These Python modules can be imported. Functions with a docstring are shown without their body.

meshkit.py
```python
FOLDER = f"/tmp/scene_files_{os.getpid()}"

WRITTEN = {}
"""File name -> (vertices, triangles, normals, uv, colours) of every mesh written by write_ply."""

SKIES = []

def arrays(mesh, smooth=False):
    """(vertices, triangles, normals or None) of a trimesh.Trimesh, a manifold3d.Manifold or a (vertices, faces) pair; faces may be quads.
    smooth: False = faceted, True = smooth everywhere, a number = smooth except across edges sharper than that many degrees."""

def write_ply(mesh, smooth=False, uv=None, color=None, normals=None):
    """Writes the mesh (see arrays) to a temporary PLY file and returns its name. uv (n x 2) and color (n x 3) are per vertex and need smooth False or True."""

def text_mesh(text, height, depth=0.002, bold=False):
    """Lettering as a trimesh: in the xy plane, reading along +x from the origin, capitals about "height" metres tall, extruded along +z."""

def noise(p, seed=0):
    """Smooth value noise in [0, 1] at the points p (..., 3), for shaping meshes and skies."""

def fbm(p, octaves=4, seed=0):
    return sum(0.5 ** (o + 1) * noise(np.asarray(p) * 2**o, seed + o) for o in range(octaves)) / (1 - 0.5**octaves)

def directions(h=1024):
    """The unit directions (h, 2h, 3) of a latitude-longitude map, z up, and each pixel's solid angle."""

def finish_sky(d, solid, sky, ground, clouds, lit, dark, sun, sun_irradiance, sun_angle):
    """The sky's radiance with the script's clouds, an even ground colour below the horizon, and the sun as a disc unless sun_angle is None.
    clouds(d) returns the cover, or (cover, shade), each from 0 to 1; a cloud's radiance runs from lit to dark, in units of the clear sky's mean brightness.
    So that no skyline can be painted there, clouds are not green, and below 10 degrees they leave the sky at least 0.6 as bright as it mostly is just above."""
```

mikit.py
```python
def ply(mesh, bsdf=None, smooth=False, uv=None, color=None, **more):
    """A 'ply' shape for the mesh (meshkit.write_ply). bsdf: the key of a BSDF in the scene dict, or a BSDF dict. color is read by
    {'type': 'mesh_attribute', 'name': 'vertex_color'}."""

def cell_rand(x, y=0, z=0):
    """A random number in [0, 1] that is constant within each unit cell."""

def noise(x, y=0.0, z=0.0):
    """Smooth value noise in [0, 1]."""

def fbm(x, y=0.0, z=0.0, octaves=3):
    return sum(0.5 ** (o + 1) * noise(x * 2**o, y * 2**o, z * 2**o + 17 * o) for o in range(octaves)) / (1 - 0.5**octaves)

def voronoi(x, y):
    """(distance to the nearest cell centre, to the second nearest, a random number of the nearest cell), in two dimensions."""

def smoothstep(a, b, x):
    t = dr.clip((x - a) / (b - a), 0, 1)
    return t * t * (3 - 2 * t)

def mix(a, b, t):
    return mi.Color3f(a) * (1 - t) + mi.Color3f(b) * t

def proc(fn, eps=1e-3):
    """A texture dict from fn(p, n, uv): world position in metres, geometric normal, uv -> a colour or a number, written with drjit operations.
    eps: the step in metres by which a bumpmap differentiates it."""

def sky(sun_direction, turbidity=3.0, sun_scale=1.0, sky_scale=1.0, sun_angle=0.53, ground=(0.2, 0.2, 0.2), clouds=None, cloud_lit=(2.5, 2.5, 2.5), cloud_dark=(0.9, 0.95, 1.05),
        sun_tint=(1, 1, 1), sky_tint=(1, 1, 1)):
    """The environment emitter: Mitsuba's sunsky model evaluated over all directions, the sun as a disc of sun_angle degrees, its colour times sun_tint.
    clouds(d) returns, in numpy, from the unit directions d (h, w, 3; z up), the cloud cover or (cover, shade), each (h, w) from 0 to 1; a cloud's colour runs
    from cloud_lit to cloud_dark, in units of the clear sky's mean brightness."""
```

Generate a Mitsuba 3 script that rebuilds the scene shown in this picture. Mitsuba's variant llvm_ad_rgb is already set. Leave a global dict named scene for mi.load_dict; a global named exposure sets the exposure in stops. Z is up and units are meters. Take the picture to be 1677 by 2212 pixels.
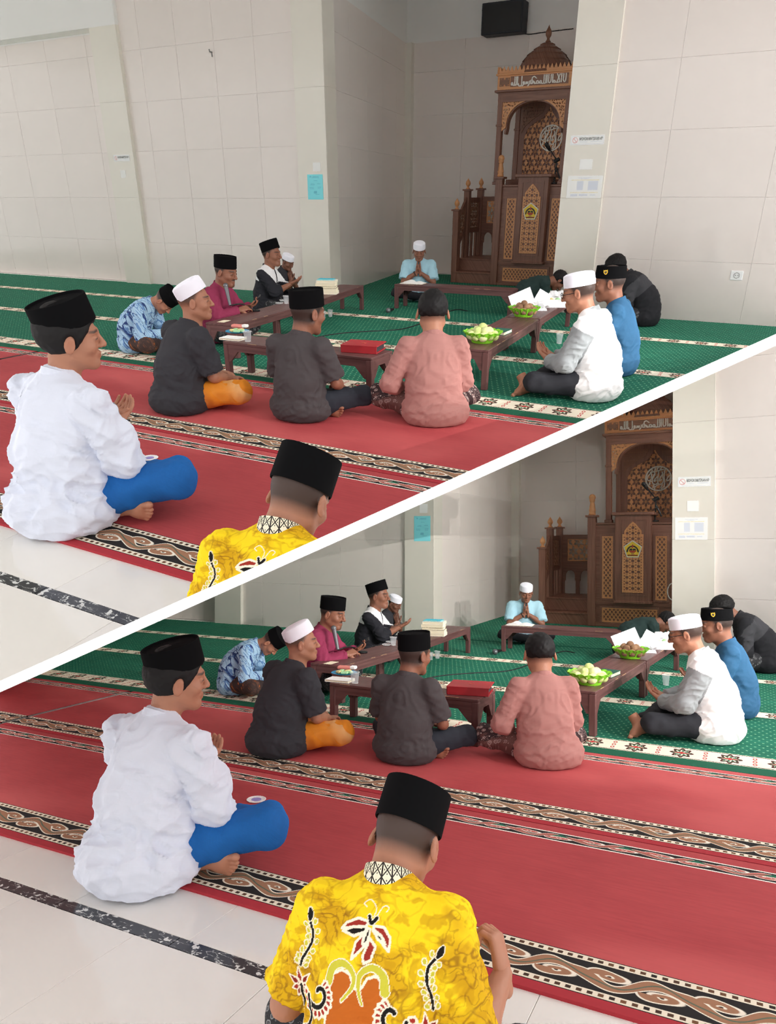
import math, random
import numpy as np, trimesh, manifold3d, shapely
import shapely.geometry as sg
import shapely.ops as so
import shapely.affinity as sa
import drjit as dr
import mitsuba as mi
import mikit, meshkit
from mikit import proc, noise, fbm, voronoi, cell_rand, smoothstep, mix

# ------------------------------------------------------------------ camera, light, exposure
F, PX, PY, EYE = 1550.0, 838.0, 1180.0, 1.44          # focal length and centre in pixels of the 1677 x 2212 frame, eye height
exposure = 0.6
scene, labels = {}, {}


class Hall:
    """One of the two halls of the picture: x runs along its back wall, y towards that wall, z up; the eye stands at (0, 0, EYE)."""

    def __init__(self, name, dx, dy, where):
        self.name, self.dx, self.dy, self.where = name, dx, dy, where
        yh, rx = 424.0 + dy, -2413.0 + dx
        p = math.atan((PY - yh) / F)
        up = np.array([0, -math.cos(p), -math.sin(p)])
        d = np.array([(rx - PX) / F, (yh - PY) / F, 1])
        x = -d / np.linalg.norm(d)
        self.M = np.stack([x, np.cross(up, x), up])

    def ray(self, x, y):
        return self.M @ np.array([(x + self.dx - PX) / F, (y + self.dy - PY) / F, 1.0])

    def floor(self, x, y, z=0.0):
        d = self.ray(x, y)
        return np.array([0, 0, EYE]) + d * (z - EYE) / d[2]

    def wall(self, x, y, Y):
        d = self.ray(x, y)
        return np.array([0, 0, EYE]) + d * Y / d[1]

    def proj(self, p):
        c = self.M.T @ (np.asarray(p, float) - [0, 0, EYE])
        return np.array([c[0] / c[2] * F + PX - self.dx, c[1] / c[2] * F + PY - self.dy])


UP = Hall("upper", 0, 0, "in upper picture")
LOW = Hall("lower", 231, 738, "in lower picture")
R_UP = LOW.M @ UP.M.T                                   # the upper hall leans towards the eye like a raked stage


def world(hall, v):
    v = np.asarray(v, float)
    return v if hall is LOW else (v - [0, 0, EYE]) @ R_UP.T + [0, 0, EYE]


fwd, upv = LOW.M @ np.array([0, 0, 1.0]), LOW.M @ np.array([0, -1.0, 0])
eye = np.array([0, 0, EYE])
scene["camera"] = {"type": "perspective", "fov": math.degrees(2 * math.atan(838.5 / F)), "fov_axis": "x", "near_clip": 0.05, "far_clip": 100,
                   "principal_point_offset_x": (838.5 - PX) / 1677 * -1, "principal_point_offset_y": (1106 - PY) / 2212,
                   "to_world": mi.ScalarTransform4f().look_at(origin=eye.tolist(), target=(eye + fwd).tolist(), up=upv.tolist())}
scene["sky"] = {"type": "constant", "radiance": {"type": "rgb", "value": [1.02, 1.0, 0.99]}}

# ------------------------------------------------------------------ helpers
e1, e2 = LOW.ray(71 - 231, 1451 - 738), LOW.ray(1633 - 231, 753 - 738)
CUT_N = np.cross(e1, e2)
CUT_N /= np.linalg.norm(CUT_N)
if CUT_N @ LOW.M @ np.array([0, -1.0, 0]) < 0:
    CUT_N = -CUT_N
CUT_T = 0.0185                                          # thickness of the white partition between the halls


def clip(v, f, attrs, n, d0):
    """The part of the mesh with (v - eye) . n > d0; attrs: per-vertex arrays cut along."""
    s = (v - eye) @ n - d0
    if s.min() >= 0:
        return v, f, attrs
    if s.max() <= 0:
        return None, None, None
    inside = (s[f] > 0).sum(1)
    keep = [f[inside == 3]]
    vs, at, base = [v], [[a] for a in attrs], len(v)
    for k in (1, 2):
        t = f[inside == k]
        if not len(t):
            continue
        lone = np.argmax((s[t] > 0) == (k == 1), axis=1)
        i = np.arange(len(t))
        a, b, c = t[i, lone], t[i, (lone + 1) % 3], t[i, (lone + 2) % 3]
        tb, tc = s[a] / (s[a] - s[b]), s[a] / (s[a] - s[c])
        new = lambda arr: (arr[a] + (arr[b] - arr[a]) * tb[:, None], arr[a] + (arr[c] - arr[a]) * tc[:, None])  # noqa: E731
        vs += new(v)
        for q, arr in zip(at, attrs):
            q += new(arr)
        ib, ic = base + i, base + len(t) + i
        base += 2 * len(t)
        keep += [np.stack([a, ib, ic], 1)] if k == 1 else [np.stack([ib, b, c], 1), np.stack([ib, c, ic], 1)]
    v, f = np.vstack(vs), np.vstack(keep)
    attrs = [np.vstack(q) for q in at]
    used, inv = np.unique(f, return_inverse=True)
    return v[used], inv.reshape(-1, 3), [a[used] for a in attrs]


def numbered(key):
    if key not in TAKEN:
        TAKEN.add(key)
        return key
    k = COUNT.get(key, 0) + 1
    while f"{key}_{k:03d}" in TAKEN:
        k += 1
    COUNT[key] = k
    TAKEN.add(f"{key}_{k:03d}")
    return f"{key}_{k:03d}"


TAKEN, COUNT = set(), {}


def thing(name, label=None, cat=None, group=None, kind=None):
    key = numbered(name)
    d = {}
    if label: d["label"] = label
    if cat: d["category"] = cat
    if group: d["group"] = group
    if kind: d["kind"] = kind
    if d: labels[key] = d
    return key


def put(hall, name, mesh, bsdf, parent=None, smooth=False, uv=None, color=None, label=None, kind=None, key=None):
    """One mesh of the scene, given in the hall's metres; keyed parent__name."""
    if hasattr(mesh, "to_mesh"):
        m = mesh.to_mesh()
        mesh = (m.vert_properties[:, :3], m.tri_verts)
    if isinstance(mesh, tuple):
        v, f = np.asarray(mesh[0], float), np.asarray(mesh[1], int)
    else:
        v, f = np.array(mesh.vertices), np.array(mesh.faces)
    attrs = [np.asarray(a, float) for a in (uv, color) if a is not None]
    v = world(hall, v)
    v, f, attrs = clip(v, f, attrs, CUT_N, CUT_T / 2) if hall is UP else clip(v, f, attrs, -CUT_N, CUT_T / 2)
    if v is None or not len(f):
        return None
    if key is None:
        key = numbered(f"{parent}__{name}" if parent else name)
    more = {}
    i = 0
    if uv is not None:
        more["uv"] = attrs[i]; i += 1
    if color is not None:
        more["color"] = attrs[i]
    if more and smooth not in (False, True):
        smooth = True
    scene[key] = mikit.ply(trimesh.Trimesh(v, f, process=False), bsdf, smooth=smooth, **more)
    if label or kind:
        labels.setdefault(key, {}).update({k: x for k, x in (("label", label), ("kind", kind)) if x})
    return key


def struct(hall, name, mesh, bsdf, label=None, **kw):
    k = put(hall, name, mesh, bsdf, **kw)
    if k:
        labels.setdefault(k, {})["kind"] = "structure"
        if label: labels[k]["label"] = label
    return k


def box(x0, x1, y0, y1, z0, z1, bevel=0.0):
    if bevel:
        b = min(bevel, (x1 - x0) / 2.01, (y1 - y0) / 2.01, (z1 - z0) / 2.01)
        pts = []
        for x in (x0, x1):
            for y in (y0, y1):
                for z in (z0, z1):
                    sx, sy, sz = (1 if x == x0 else -1), (1 if y == y0 else -1), (1 if z == z0 else -1)
                    pts += [(x + sx * b, y + sy * b, z), (x + sx * b, y, z + sz * b), (x, y + sy * b, z + sz * b)]
        return trimesh.convex.convex_hull(np.array(pts))
    m = trimesh.creation.box((x1 - x0, y1 - y0, z1 - z0))
    m.apply_translation([(x0 + x1) / 2, (y0 + y1) / 2, (z0 + z1) / 2])
    return m


def cat(*ms):
    return trimesh.util.concatenate([m if isinstance(m, trimesh.Trimesh) else trimesh.Trimesh(m[0], m[1], process=False) for m in ms])


def extrude(poly, h, plane="xz", at=0.0):
    """The shapely polygon pulled h deep; plane xz: it stands up and comes forward (-y) from y = at."""
    polys = [poly] if poly.geom_type == "Polygon" else [g for g in poly.geoms if g.geom_type == "Polygon"]
    ms = [trimesh.creation.extrude_polygon(g, h) for g in polys if g.area > 1e-9]
    m = trimesh.util.concatenate(ms)
    v = m.vertices.copy()
    if plane == "xz":
        m.vertices = np.stack([v[:, 0], at - v[:, 2], v[:, 1]], 1)
    elif plane == "yz":
        m.vertices = np.stack([at + v[:, 2], v[:, 0], v[:, 1]], 1)
    else:
        m.vertices = v + [0, 0, at]
    return m


def lathe(profile, n=40):
    return trimesh.creation.revolve(np.array(profile, float), sections=n)


def tube(points, r, n=8):
    p = np.asarray(points, float)
    t = np.gradient(p, axis=0)
    t /= np.linalg.norm(t, axis=1, keepdims=True) + 1e-12
    a = np.cross(t, np.where(np.abs(t[:, 2:]) < 0.9, [0, 0, 1.0], [1.0, 0, 0]))
    a /= np.linalg.norm(a, axis=1, keepdims=True) + 1e-12
    b, ang = np.cross(t, a), np.arange(n) * 2 * np.pi / n
    r = np.broadcast_to(r, (len(p),))
    v = p[:, None] + r[:, None, None] * (np.cos(ang)[None, :, None] * a[:, None] + np.sin(ang)[None, :, None] * b[:, None])
    i, j = np.meshgrid(np.arange(len(p) - 1), np.arange(n), indexing="ij")
    q = np.stack([i * n + j, i * n + (j + 1) % n, (i + 1) * n + (j + 1) % n, (i + 1) * n + j], -1).reshape(-1, 4)
    v = np.vstack([v.reshape(-1, 3), p[0], p[-1]])
    caps = [(len(p) * n, (k + 1) % n, k) for k in range(n)] + [(len(p) * n + 1, (len(p) - 1) * n + k, (len(p) - 1) * n + (k + 1) % n) for k in range(n)]
    return trimesh.Trimesh(v, np.vstack([q[:, [0, 1, 2]], q[:, [0, 2, 3]], np.array(caps)]), process=False)


def spline(pts, n=10):
    """Catmull-Rom through the points."""
    p = np.asarray(pts, float)
    p = np.vstack([2 * p[0] - p[1], p, 2 * p[-1] - p[-2]])
    out = []
    for k in range(1, len(p) - 2):
        t = np.linspace(0, 1, n, endpoint=False)[:, None]
        a, b, c, d = p[k - 1 : k + 3]
        out.append(0.5 * (2 * b + (c - a) * t + (2 * a - 5 * b + 4 * c - d) * t**2 + (3 * b - 3 * c + d - a) * t**3))
    return np.vstack(out + [p[-2][None]])


def unit(v):
    v = np.asarray(v, float)
    return v / np.linalg.norm(v)


def rotz(deg):
    a = math.radians(deg)
    return np.array([[math.cos(a), -math.sin(a), 0], [math.sin(a), math.cos(a), 0], [0, 0, 1.0]])


def rotx(deg):
    a = math.radians(deg)
    return np.array([[1.0, 0, 0], [0, math.cos(a), -math.sin(a)], [0, math.sin(a), math.cos(a)]])


def roty(deg):
    a = math.radians(deg)
    return np.array([[math.cos(a), 0, math.sin(a)], [0, 1.0, 0], [-math.sin(a), 0, math.cos(a)]])


def moved(mesh, R=None, t=(0, 0, 0), s=1.0):
    m = mesh.copy()
    v = m.vertices * s
    if R is not None:
        v = v @ np.asarray(R).T
    m.vertices = v + np.asarray(t)
    return m


# ------------------------------------------------------------------ materials
def srgb(*c):
    c = np.array(c, float) / 255
    return np.where(c <= 0.04045, c / 12.92, ((c + 0.055) / 1.055) ** 2.4).tolist()


def mat(name, color, rough=0.6, **kw):
    tex = color if isinstance(color, dict) else {"type": "rgb", "value": list(map(float, color))}
    scene[name] = {"type": "twosided", "bsdf": {"type": "principled", "base_color": tex, "roughness": rough, **kw}}
    return name
# ------------------------------------------------------------------ setting
TILE = [mat(f"mat_wall_tile_{i}", srgb(*c), 0.12, specular=0.6) for i, c in enumerate([(226, 217, 211), (225, 216, 210), (227, 218, 212)])]
COLUMN = mat("mat_column_tile", srgb(222, 217, 206), 0.12, specular=0.6)
PAINT = mat("mat_paint", srgb(226, 225, 222), 0.8)
GROUT = mat("mat_grout", srgb(235, 233, 230), 0.8)
FLOORT = [mat(f"mat_floor_tile_{i}", srgb(*c), 0.08, specular=0.6) for i, c in enumerate([(222, 219, 213), (218, 215, 210)])]
mat("mat_partition", srgb(252, 252, 252), 0.9)


def marble(p, n, uv):
    d = fbm(uv.x * 18, uv.y * 60, octaves=4)
    e = fbm(uv.x * 30 + 9, uv.y * 30 + 4, octaves=3)
    v = smoothstep(0.03, 0.0, dr.abs(d - 0.5)) * smoothstep(0.35, 0.6, e) + smoothstep(0.66, 0.72, fbm(uv.x * 50, uv.y * 50, octaves=3))
    return mix(srgb(38, 38, 42), srgb(205, 205, 203), dr.minimum(v, 1.0))


mat("mat_marble", proc(marble), 0.12, specular=0.6)

# the white partition that slopes between the two halls
ex = LOW.M @ np.array([1.0, 0, 0])
ex = ex - CUT_N * (ex @ CUT_N); ex /= np.linalg.norm(ex)
ez = np.cross(ex, CUT_N)
if ez @ fwd < 0: ez = -ez
pv = []
for t in (-CUT_T / 2, CUT_T / 2):
    for z, w in ((1.25, 0.80), (17.0, 10.4)):
        for s in (-1, 1):
            pv.append(eye + ez * z + ex * s * w + CUT_N * t)
scene["wall_partition"] = mikit.ply(trimesh.convex.convex_hull(np.array(pv)), "mat_partition")
labels["wall_partition"] = {"kind": "structure", "label": "white diagonal partition strip between the two halls"}
TAKEN.add("wall_partition")


def tiled(hall, key, o, u, v, nrm, U, V, w, h, mats, off=0.0, gap=0.0025, t=0.008):
    """Wall or floor tiles as parts of key: a U x V face from corner o along unit vectors u, v, standing t proud along nrm."""
    o, u, v, nrm = map(np.asarray, (o, u, v, nrm))
    rng = random.Random(len(scene))
    j = 0
    y = 0.0
    while y < V - 1e-6:
        y1 = min(V, y + h)
        x = -off if off else 0.0
        while x < U - 1e-6:
            a, b = max(0.0, x) + gap / 2, min(U, x + w) - gap / 2
            if b - a > 0.01:
                m = box(a, b, y + gap / 2, y1 - gap / 2, 0, t + rng.uniform(-0.0004, 0.0004), 0.0015)
                q = m.vertices
                m.vertices = o + q[:, :1] * u + q[:, 1:2] * v + q[:, 2:] * nrm
                if np.linalg.det(np.stack([u, v, nrm])) < 0:
                    m.invert()
                put(hall, "tile", m, mats[rng.randrange(len(mats))], key)
            x += w
        y = y1


def wall(hall, name, p0, p1, h_tile, h_top, side, thick=0.15, w=1.12, h=0.71, mats=None, off=0.0):
    """An upright wall from p0 to p1 (x, y), tiled to h_tile and painted above; side: +1 / -1, which side shows."""
    p0, p1 = np.array([*p0, 0.0]), np.array([*p1, 0.0])
    L = np.linalg.norm(p1 - p0)
    u = (p1 - p0) / L
    n = np.array([u[1], -u[0], 0.0]) * side
    m = box(0, L, -thick, 0, 0, h_top)
    q = m.vertices
    m.vertices = p0 + q[:, :1] * u + q[:, 1:2] * n + q[:, 2:] * np.array([0, 0, 1.0])
    if np.linalg.det(np.stack([u, n, [0, 0, 1.0]])) < 0: m.invert()
    k = struct(hall, name, m, "mat_paint")
    if k and h_tile:
        tiled(hall, k, p0, u, [0, 0, 1.0], n, L, h_tile, w, h, mats or TILE, off)
    return k


def carpet_green(p, n, uv):
    # uv.y: distance in metres behind the front edge; bands every 1.52 m
    x, y = uv.x, uv.y
    base = mix(srgb(10, 84, 64), srgb(20, 102, 80), fbm(x * 9, y * 30, octaves=3))
    gx, gy = x / 0.05, y / 0.06
    row = dr.floor(gy)
    fx = gx + 0.5 * (row - 2 * dr.floor(row / 2))
    fx, fy = fx - dr.floor(fx) - 0.5, gy - row - 0.5
    dot = smoothstep(0.2, 0.08, dr.sqrt(fx * fx + fy * fy))
    col = mix(base, srgb(120, 178, 140), dot * 0.85)
    return col


def band_floral(x, y):
    # x along, y in [-1, 1] across: cream ground, rosettes and red rings, dark edges
    cream, red, dark, green = srgb(226, 216, 196), srgb(176, 52, 50), srgb(70, 38, 32), srgb(52, 92, 66)
    t = x / 0.29
    t = (t - dr.floor(t)) - 0.5
    col = mi.Color3f(cream)
    r = dr.sqrt(dr.square(t * 3.4) + dr.square(y * 1.0))
    ang = dr.atan2(y, t * 3.4)
    petal = 0.72 + 0.13 * dr.cos(ang * 8)
    col = mix(col, dark, smoothstep(petal + 0.06, petal, r) * smoothstep(petal - 0.25, petal - 0.18, r))
    leaf = smoothstep(-0.2, 0.1, dr.sin(ang * 8) * dr.sin(r * 11 + 0.5)) * smoothstep(petal - 0.1, petal - 0.2, r)
    col = mix(col, green, leaf)
    col = mix(col, red, smoothstep(0.30, 0.24, dr.abs(y) * 1.3 + dr.abs(t * 3.4) * (0.75 - 0.3 * dr.cos(ang * 4))))
    s = 0.5 - dr.abs(t)
    for yy in (-0.5, 0.0, 0.5):
        q = dr.sqrt(dr.square(s * 7) + dr.square((y - yy) * 1.7))
        col = mix(col, red, smoothstep(0.36, 0.3, q) * smoothstep(0.14, 0.2, q))
    e = dr.abs(y)
    col = mix(col, dark, smoothstep(0.86, 0.88, e) * smoothstep(0.96, 0.94, e))
    return col


def green_band(p, n, uv):
    return band_floral(uv.x, uv.y)


def scroll(x, y, period, dark, vine, vine2, line):
    """A running vine on a dark ground; y in [-1, 1]."""
    t = x / period * 6.2831853
    col = mi.Color3f(dark)
    w = 0.5 * dr.sin(t) + 0.12 * dr.sin(2 * t + 0.6)
    d = dr.abs(y - w)
    th = 0.30 + 0.09 * dr.sin(t * 2 + 1.0)
    for ph, sg_ in ((1.57, -1.0), (4.71, 1.0)):
        q = t - ph
        q = q - 6.2831853 * dr.floor(q / 6.2831853 + 0.5)
        yy = y - sg_ * 0.25
        r = dr.sqrt(dr.square(q * 0.42) + yy * yy)
        a = dr.atan2(yy * sg_, q)
        sp = dr.abs(r - (0.20 + 0.045 * a))
        d = dr.minimum(d, sp + 0.10)
    col = mix(col, line, smoothstep(th + 0.10, th + 0.06, d))
    col = mix(col, vine, smoothstep(th + 0.02, th - 0.02, d))
    col = mix(col, vine2, smoothstep(th - 0.02, th - 0.06, d) * smoothstep(0.08, 0.02, dr.abs(y - w + 0.12 * dr.cos(t * 2))))
    return col


def wide_border(p, n, uv):
    # y from -1 (front) to 1: red edge is a separate part; guards of dark dots on cream, black ground, brown scroll
    x, y = uv.x, uv.y
    cream = srgb(222, 212, 192)
    black = srgb(26, 22, 22)
    col = scroll(x, y / 0.62, 0.33, black, srgb(150, 108, 82), srgb(84, 96, 80), srgb(226, 218, 202))
    e = dr.abs(y)
    g = x / 0.034
    c = (g - dr.floor(g)) - 0.5
    dot = smoothstep(0.30, 0.22, dr.abs(c)) * smoothstep(0.085, 0.06, dr.abs(e - 0.82))
    guard = mix(cream, mix(black, srgb(110, 74, 48), cell_rand(dr.floor(g), 3)), dot)
    col = mix(col, guard, smoothstep(0.66, 0.68, e))
    col = mix(col, black, smoothstep(0.63, 0.65, e) * smoothstep(0.69, 0.67, e) + smoothstep(0.955, 0.97, e))
    return col


def narrow_border(p, n, uv):
    x, y = uv.x, uv.y
    col = scroll(x, y / 0.7, 0.30, srgb(30, 24, 24), srgb(176, 92, 84), srgb(40, 100, 76), srgb(232, 224, 212))
    t = x / 0.30 + 0.25
    t = (t - dr.floor(t)) - 0.5
    tri = smoothstep(0.05, 0.0, dr.abs(t) * 3.2 + (y - 0.62))
    col = mix(col, srgb(20, 92, 70), smoothstep(0.30, 0.26, dr.abs(t) * 2.4 - (y - 0.1)) * smoothstep(0.1, 0.2, y) * tri)
    e = dr.abs(y)
    return mix(col, srgb(234, 228, 218), smoothstep(0.80, 0.84, e))


def red_pile(p, n, uv):
    a = fbm(uv.x * 3, uv.y * 4, octaves=3)
    b = fbm(uv.x * 14, uv.y * 160, octaves=3)
    w = smoothstep(0.35, 0.75, fbm(uv.x * 1.1 + 4, uv.y * 2.0, octaves=3))
    return mix(mix(srgb(148, 48, 54), srgb(176, 68, 71), 0.5 * a + 0.5 * b), srgb(196, 92, 92), 0.55 * w)


mat("mat_carpet_green", proc(carpet_green), 0.95)
mat("mat_green_band", proc(green_band), 0.95)
mat("mat_wide_border", proc(wide_border), 0.95)
mat("mat_narrow_border", proc(narrow_border), 0.95)
mat("mat_red_pile", proc(red_pile), 0.95, sheen=0.3)
mat("mat_red_edge", srgb(160, 40, 50), 0.9)
mat("mat_green_edge", srgb(10, 84, 60), 0.9)


def strip(hall, key, name, bsdf, x0, x1, y0, y1, z, uvmode="m", lift=0.0):
    """A flat strip of carpet, 12 mm thick, cut into 0.4 m lengths so that its uv stays exact."""
    n = max(1, int((x1 - x0) / 0.4))
    xs = np.linspace(x0, x1, n + 1)
    rows = [(y0, 0.0), (y0, z), (y1, z), (y1, 0.0)]
    v, uv, f = [], [], []
    for x in xs:
        for y, zz in rows:
            v.append((x, y, zz))
            uv.append((x, y) if uvmode == "m" else (x, -1 + 2 * (y - y0) / (y1 - y0)))
    for i in range(n):
        for j in range(3):
            a = i * 4 + j
            f += [(a, a + 4, a + 5), (a, a + 5, a + 1)]
    v, f = np.array(v), np.array(f)
    f = f[:, [0, 1, 2]]
    put(hall, name, (v, f), bsdf, key, uv=np.array(uv))


def red_carpet(hall, x0, x1, yf, yr, label):
    k = thing("red_carpet", label + ", " + hall.where, "carpet", None)
    z = 0.012
    strip(hall, k, "front_edge", "mat_red_edge", x0, x1, yf, yf + 0.045, z)
    strip(hall, k, "wide_border", "mat_wide_border", x0, x1, yf + 0.045, yf + 0.265, z, "b")
    strip(hall, k, "pile", "mat_red_pile", x0, x1, yf + 0.265, yr - 0.165, z)
    strip(hall, k, "narrow_border", "mat_narrow_border", x0, x1, yr - 0.165, yr - 0.065, z, "b")
    strip(hall, k, "rear_edge", "mat_red_pile", x0, x1, yr - 0.065, yr, z)


def setting(hall):
    Yw = 0.5 * (hall.floor(262, 610)[1] + hall.floor(1421, 689)[1])
    hall.Yw = Yw
    X = lambda px: hall.wall(*px, Yw)[0]  # noqa: E731
    xl, xc0, xc1 = X((240, 330)), X((294, 335)), 0
    H = 3.45 if hall is UP else 3.75
    HT = hall.wall(217, 63, Yw)[2]
    TOP = HT + 0.9
    xn0, xn1 = X((710, 330)), X((1222, 330))                    # the niche opening
    Yn = hall.floor(871, 587)[1] + 0.08
    hall.Yn = Yn
    xnl = hall.wall(876, 340, Yn)[0]
    hall.xnl = xnl
    w = hall.where
    # floor, tiles of its open front
    x0 = hall.wall(-330 - hall.dx * 0.9, 600, Yw)[0]
    x1 = hall.wall(1980 - hall.dx, 650, Yw)[0]
    yr = hall.floor(379, 1247)[1]
    hall.yr = yr
    k = struct(hall, "floor", box(x0, x1, 0.6, Yn + 0.2, -0.12, -0.008), "mat_grout")
    ym = hall.floor(757, 1488)[1]
    mw = 0.062
    tiled(hall, k, (-4.2, ym - mw - 0.6 * 3, -0.008), (1, 0, 0), (0, 1, 0), (0, 0, 1), 6.0, 1.8, 0.6, 0.6, FLOORT, 0.2, 0.002, 0.008)
    tiled(hall, k, (-4.2, ym, -0.008), (1, 0, 0), (0, 1, 0), (0, 0, 1), 6.0, 0.6, 0.6, 0.6, FLOORT, 0.0, 0.002, 0.008)
    a = -4.2
    rng = random.Random(4)
    while a < 1.8:
        L = rng.choice((0.58, 0.6, 0.6))
        m = box(a + 0.002, a + L - 0.002, ym - mw + 0.001, ym - 0.001, -0.008, 0.0)
        put(hall, "marble_strip", m, "mat_marble", k, uv=m.vertices[:, :2])
        a += L
    # carpets
    seam = hall.floor(734, 1009)[1]
    rear = hall.floor(500, 818)[1]
    hall.rear = rear
    gap = hall.wall(-90, 830, seam + 0.6)[0]
    red_carpet(hall, -5.2, 2.6, yr, seam - 0.004, "red prayer carpet nearest the bare floor tiles")
    red_carpet(hall, gap + 0.02, 3.2, seam + 0.004, rear, "red prayer carpet between green carpet and nearest red one")
    red_carpet(hall, gap - 4.2, gap - 0.03, seam + 0.004, rear, "left red carpet beside the green carpet, past a gap")
    ys = [rear + 0.006] + [0.5 * (hall.floor(45, y)[1] + hall.floor(*q)[1]) for y, q in ((668, (1384, 800)), (623, (1421, 727)))]
    step = (ys[2] - ys[0] - 0.3) / 2
    y = rear + 0.006
    names = ["nearest the red carpet", "second from the red carpet", "third from the red carpet", "along the back wall"]
    i = 0
    b0 = 0.28
    while y < Yw - 0.05 and i < 4:
        y1 = min(y + step, Yw - 0.005)
        kk = thing("green_carpet", f"green dotted carpet strip, {names[i]}, {w}", "carpet")
        strip(hall, kk, "front_edge", "mat_green_edge", x0, x1, y, y + (0.14 if i == 0 else 0.03), 0.012)
        q = y + (0.14 if i == 0 else 0.03)
        bw = 0.25 if i == 0 else 0.2
        strip(hall, kk, "floral_border", "mat_green_band", x0, x1, q, q + bw, 0.012, "b")
        if y1 > q + bw:
            strip(hall, kk, "pile", "mat_carpet_green", x0, x1, q + bw, y1 - 0.003, 0.012)
        y = y1
        i += 1
    kk = thing("green_carpet", f"green carpet inside the niche before the pulpit, {w}", "carpet")
    strip(hall, kk, "pile", "mat_carpet_green", xnl + 0.05, xn1 + 0.6, Yw + 0.005, Yn - 0.3, 0.012)
    # walls
    dcol = 0.10
    xcl0, xcl1 = X((646, 330)), X((709, 330))
    xr0, xr1 = X((1222, 330)), X((1314, 330))
    ll, lr = X((238, 330)), X((294, 335))
    wall(hall, "wall_left", (x0, Yw + 0.22), (ll + 0.05, Yw + 0.22), HT, TOP, 1, w=1.0, h=0.71)
    wall(hall, "wall_back", (lr - 0.05, Yw), (xcl0 + 0.05, Yw), HT + 0.35, TOP, 1, w=0.74, h=0.705, off=0.3)
    wall(hall, "wall_right", (xr1 - 0.05, Yw), (x1, Yw), HT + 0.35, TOP, 1, w=1.16, h=0.715, off=0.41)
    wall(hall, "wall_niche_left", (xcl1 - 0.02, Yw + 0.1), (xnl, Yn), hall.wall(882, 95, Yn)[2], TOP, 1, w=0.9, h=0.71)
    wall(hall, "wall_niche_back", (xnl, Yn), (xr0 + 1.2, Yn), hall.wall(882, 95, Yn)[2], TOP, 1, w=1.2, h=0.71)
    wall(hall, "wall_niche_right", (xr0 + 1.0, Yn), (xr0 + 0.35, Yw + 0.1), 0, TOP, 1)
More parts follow.
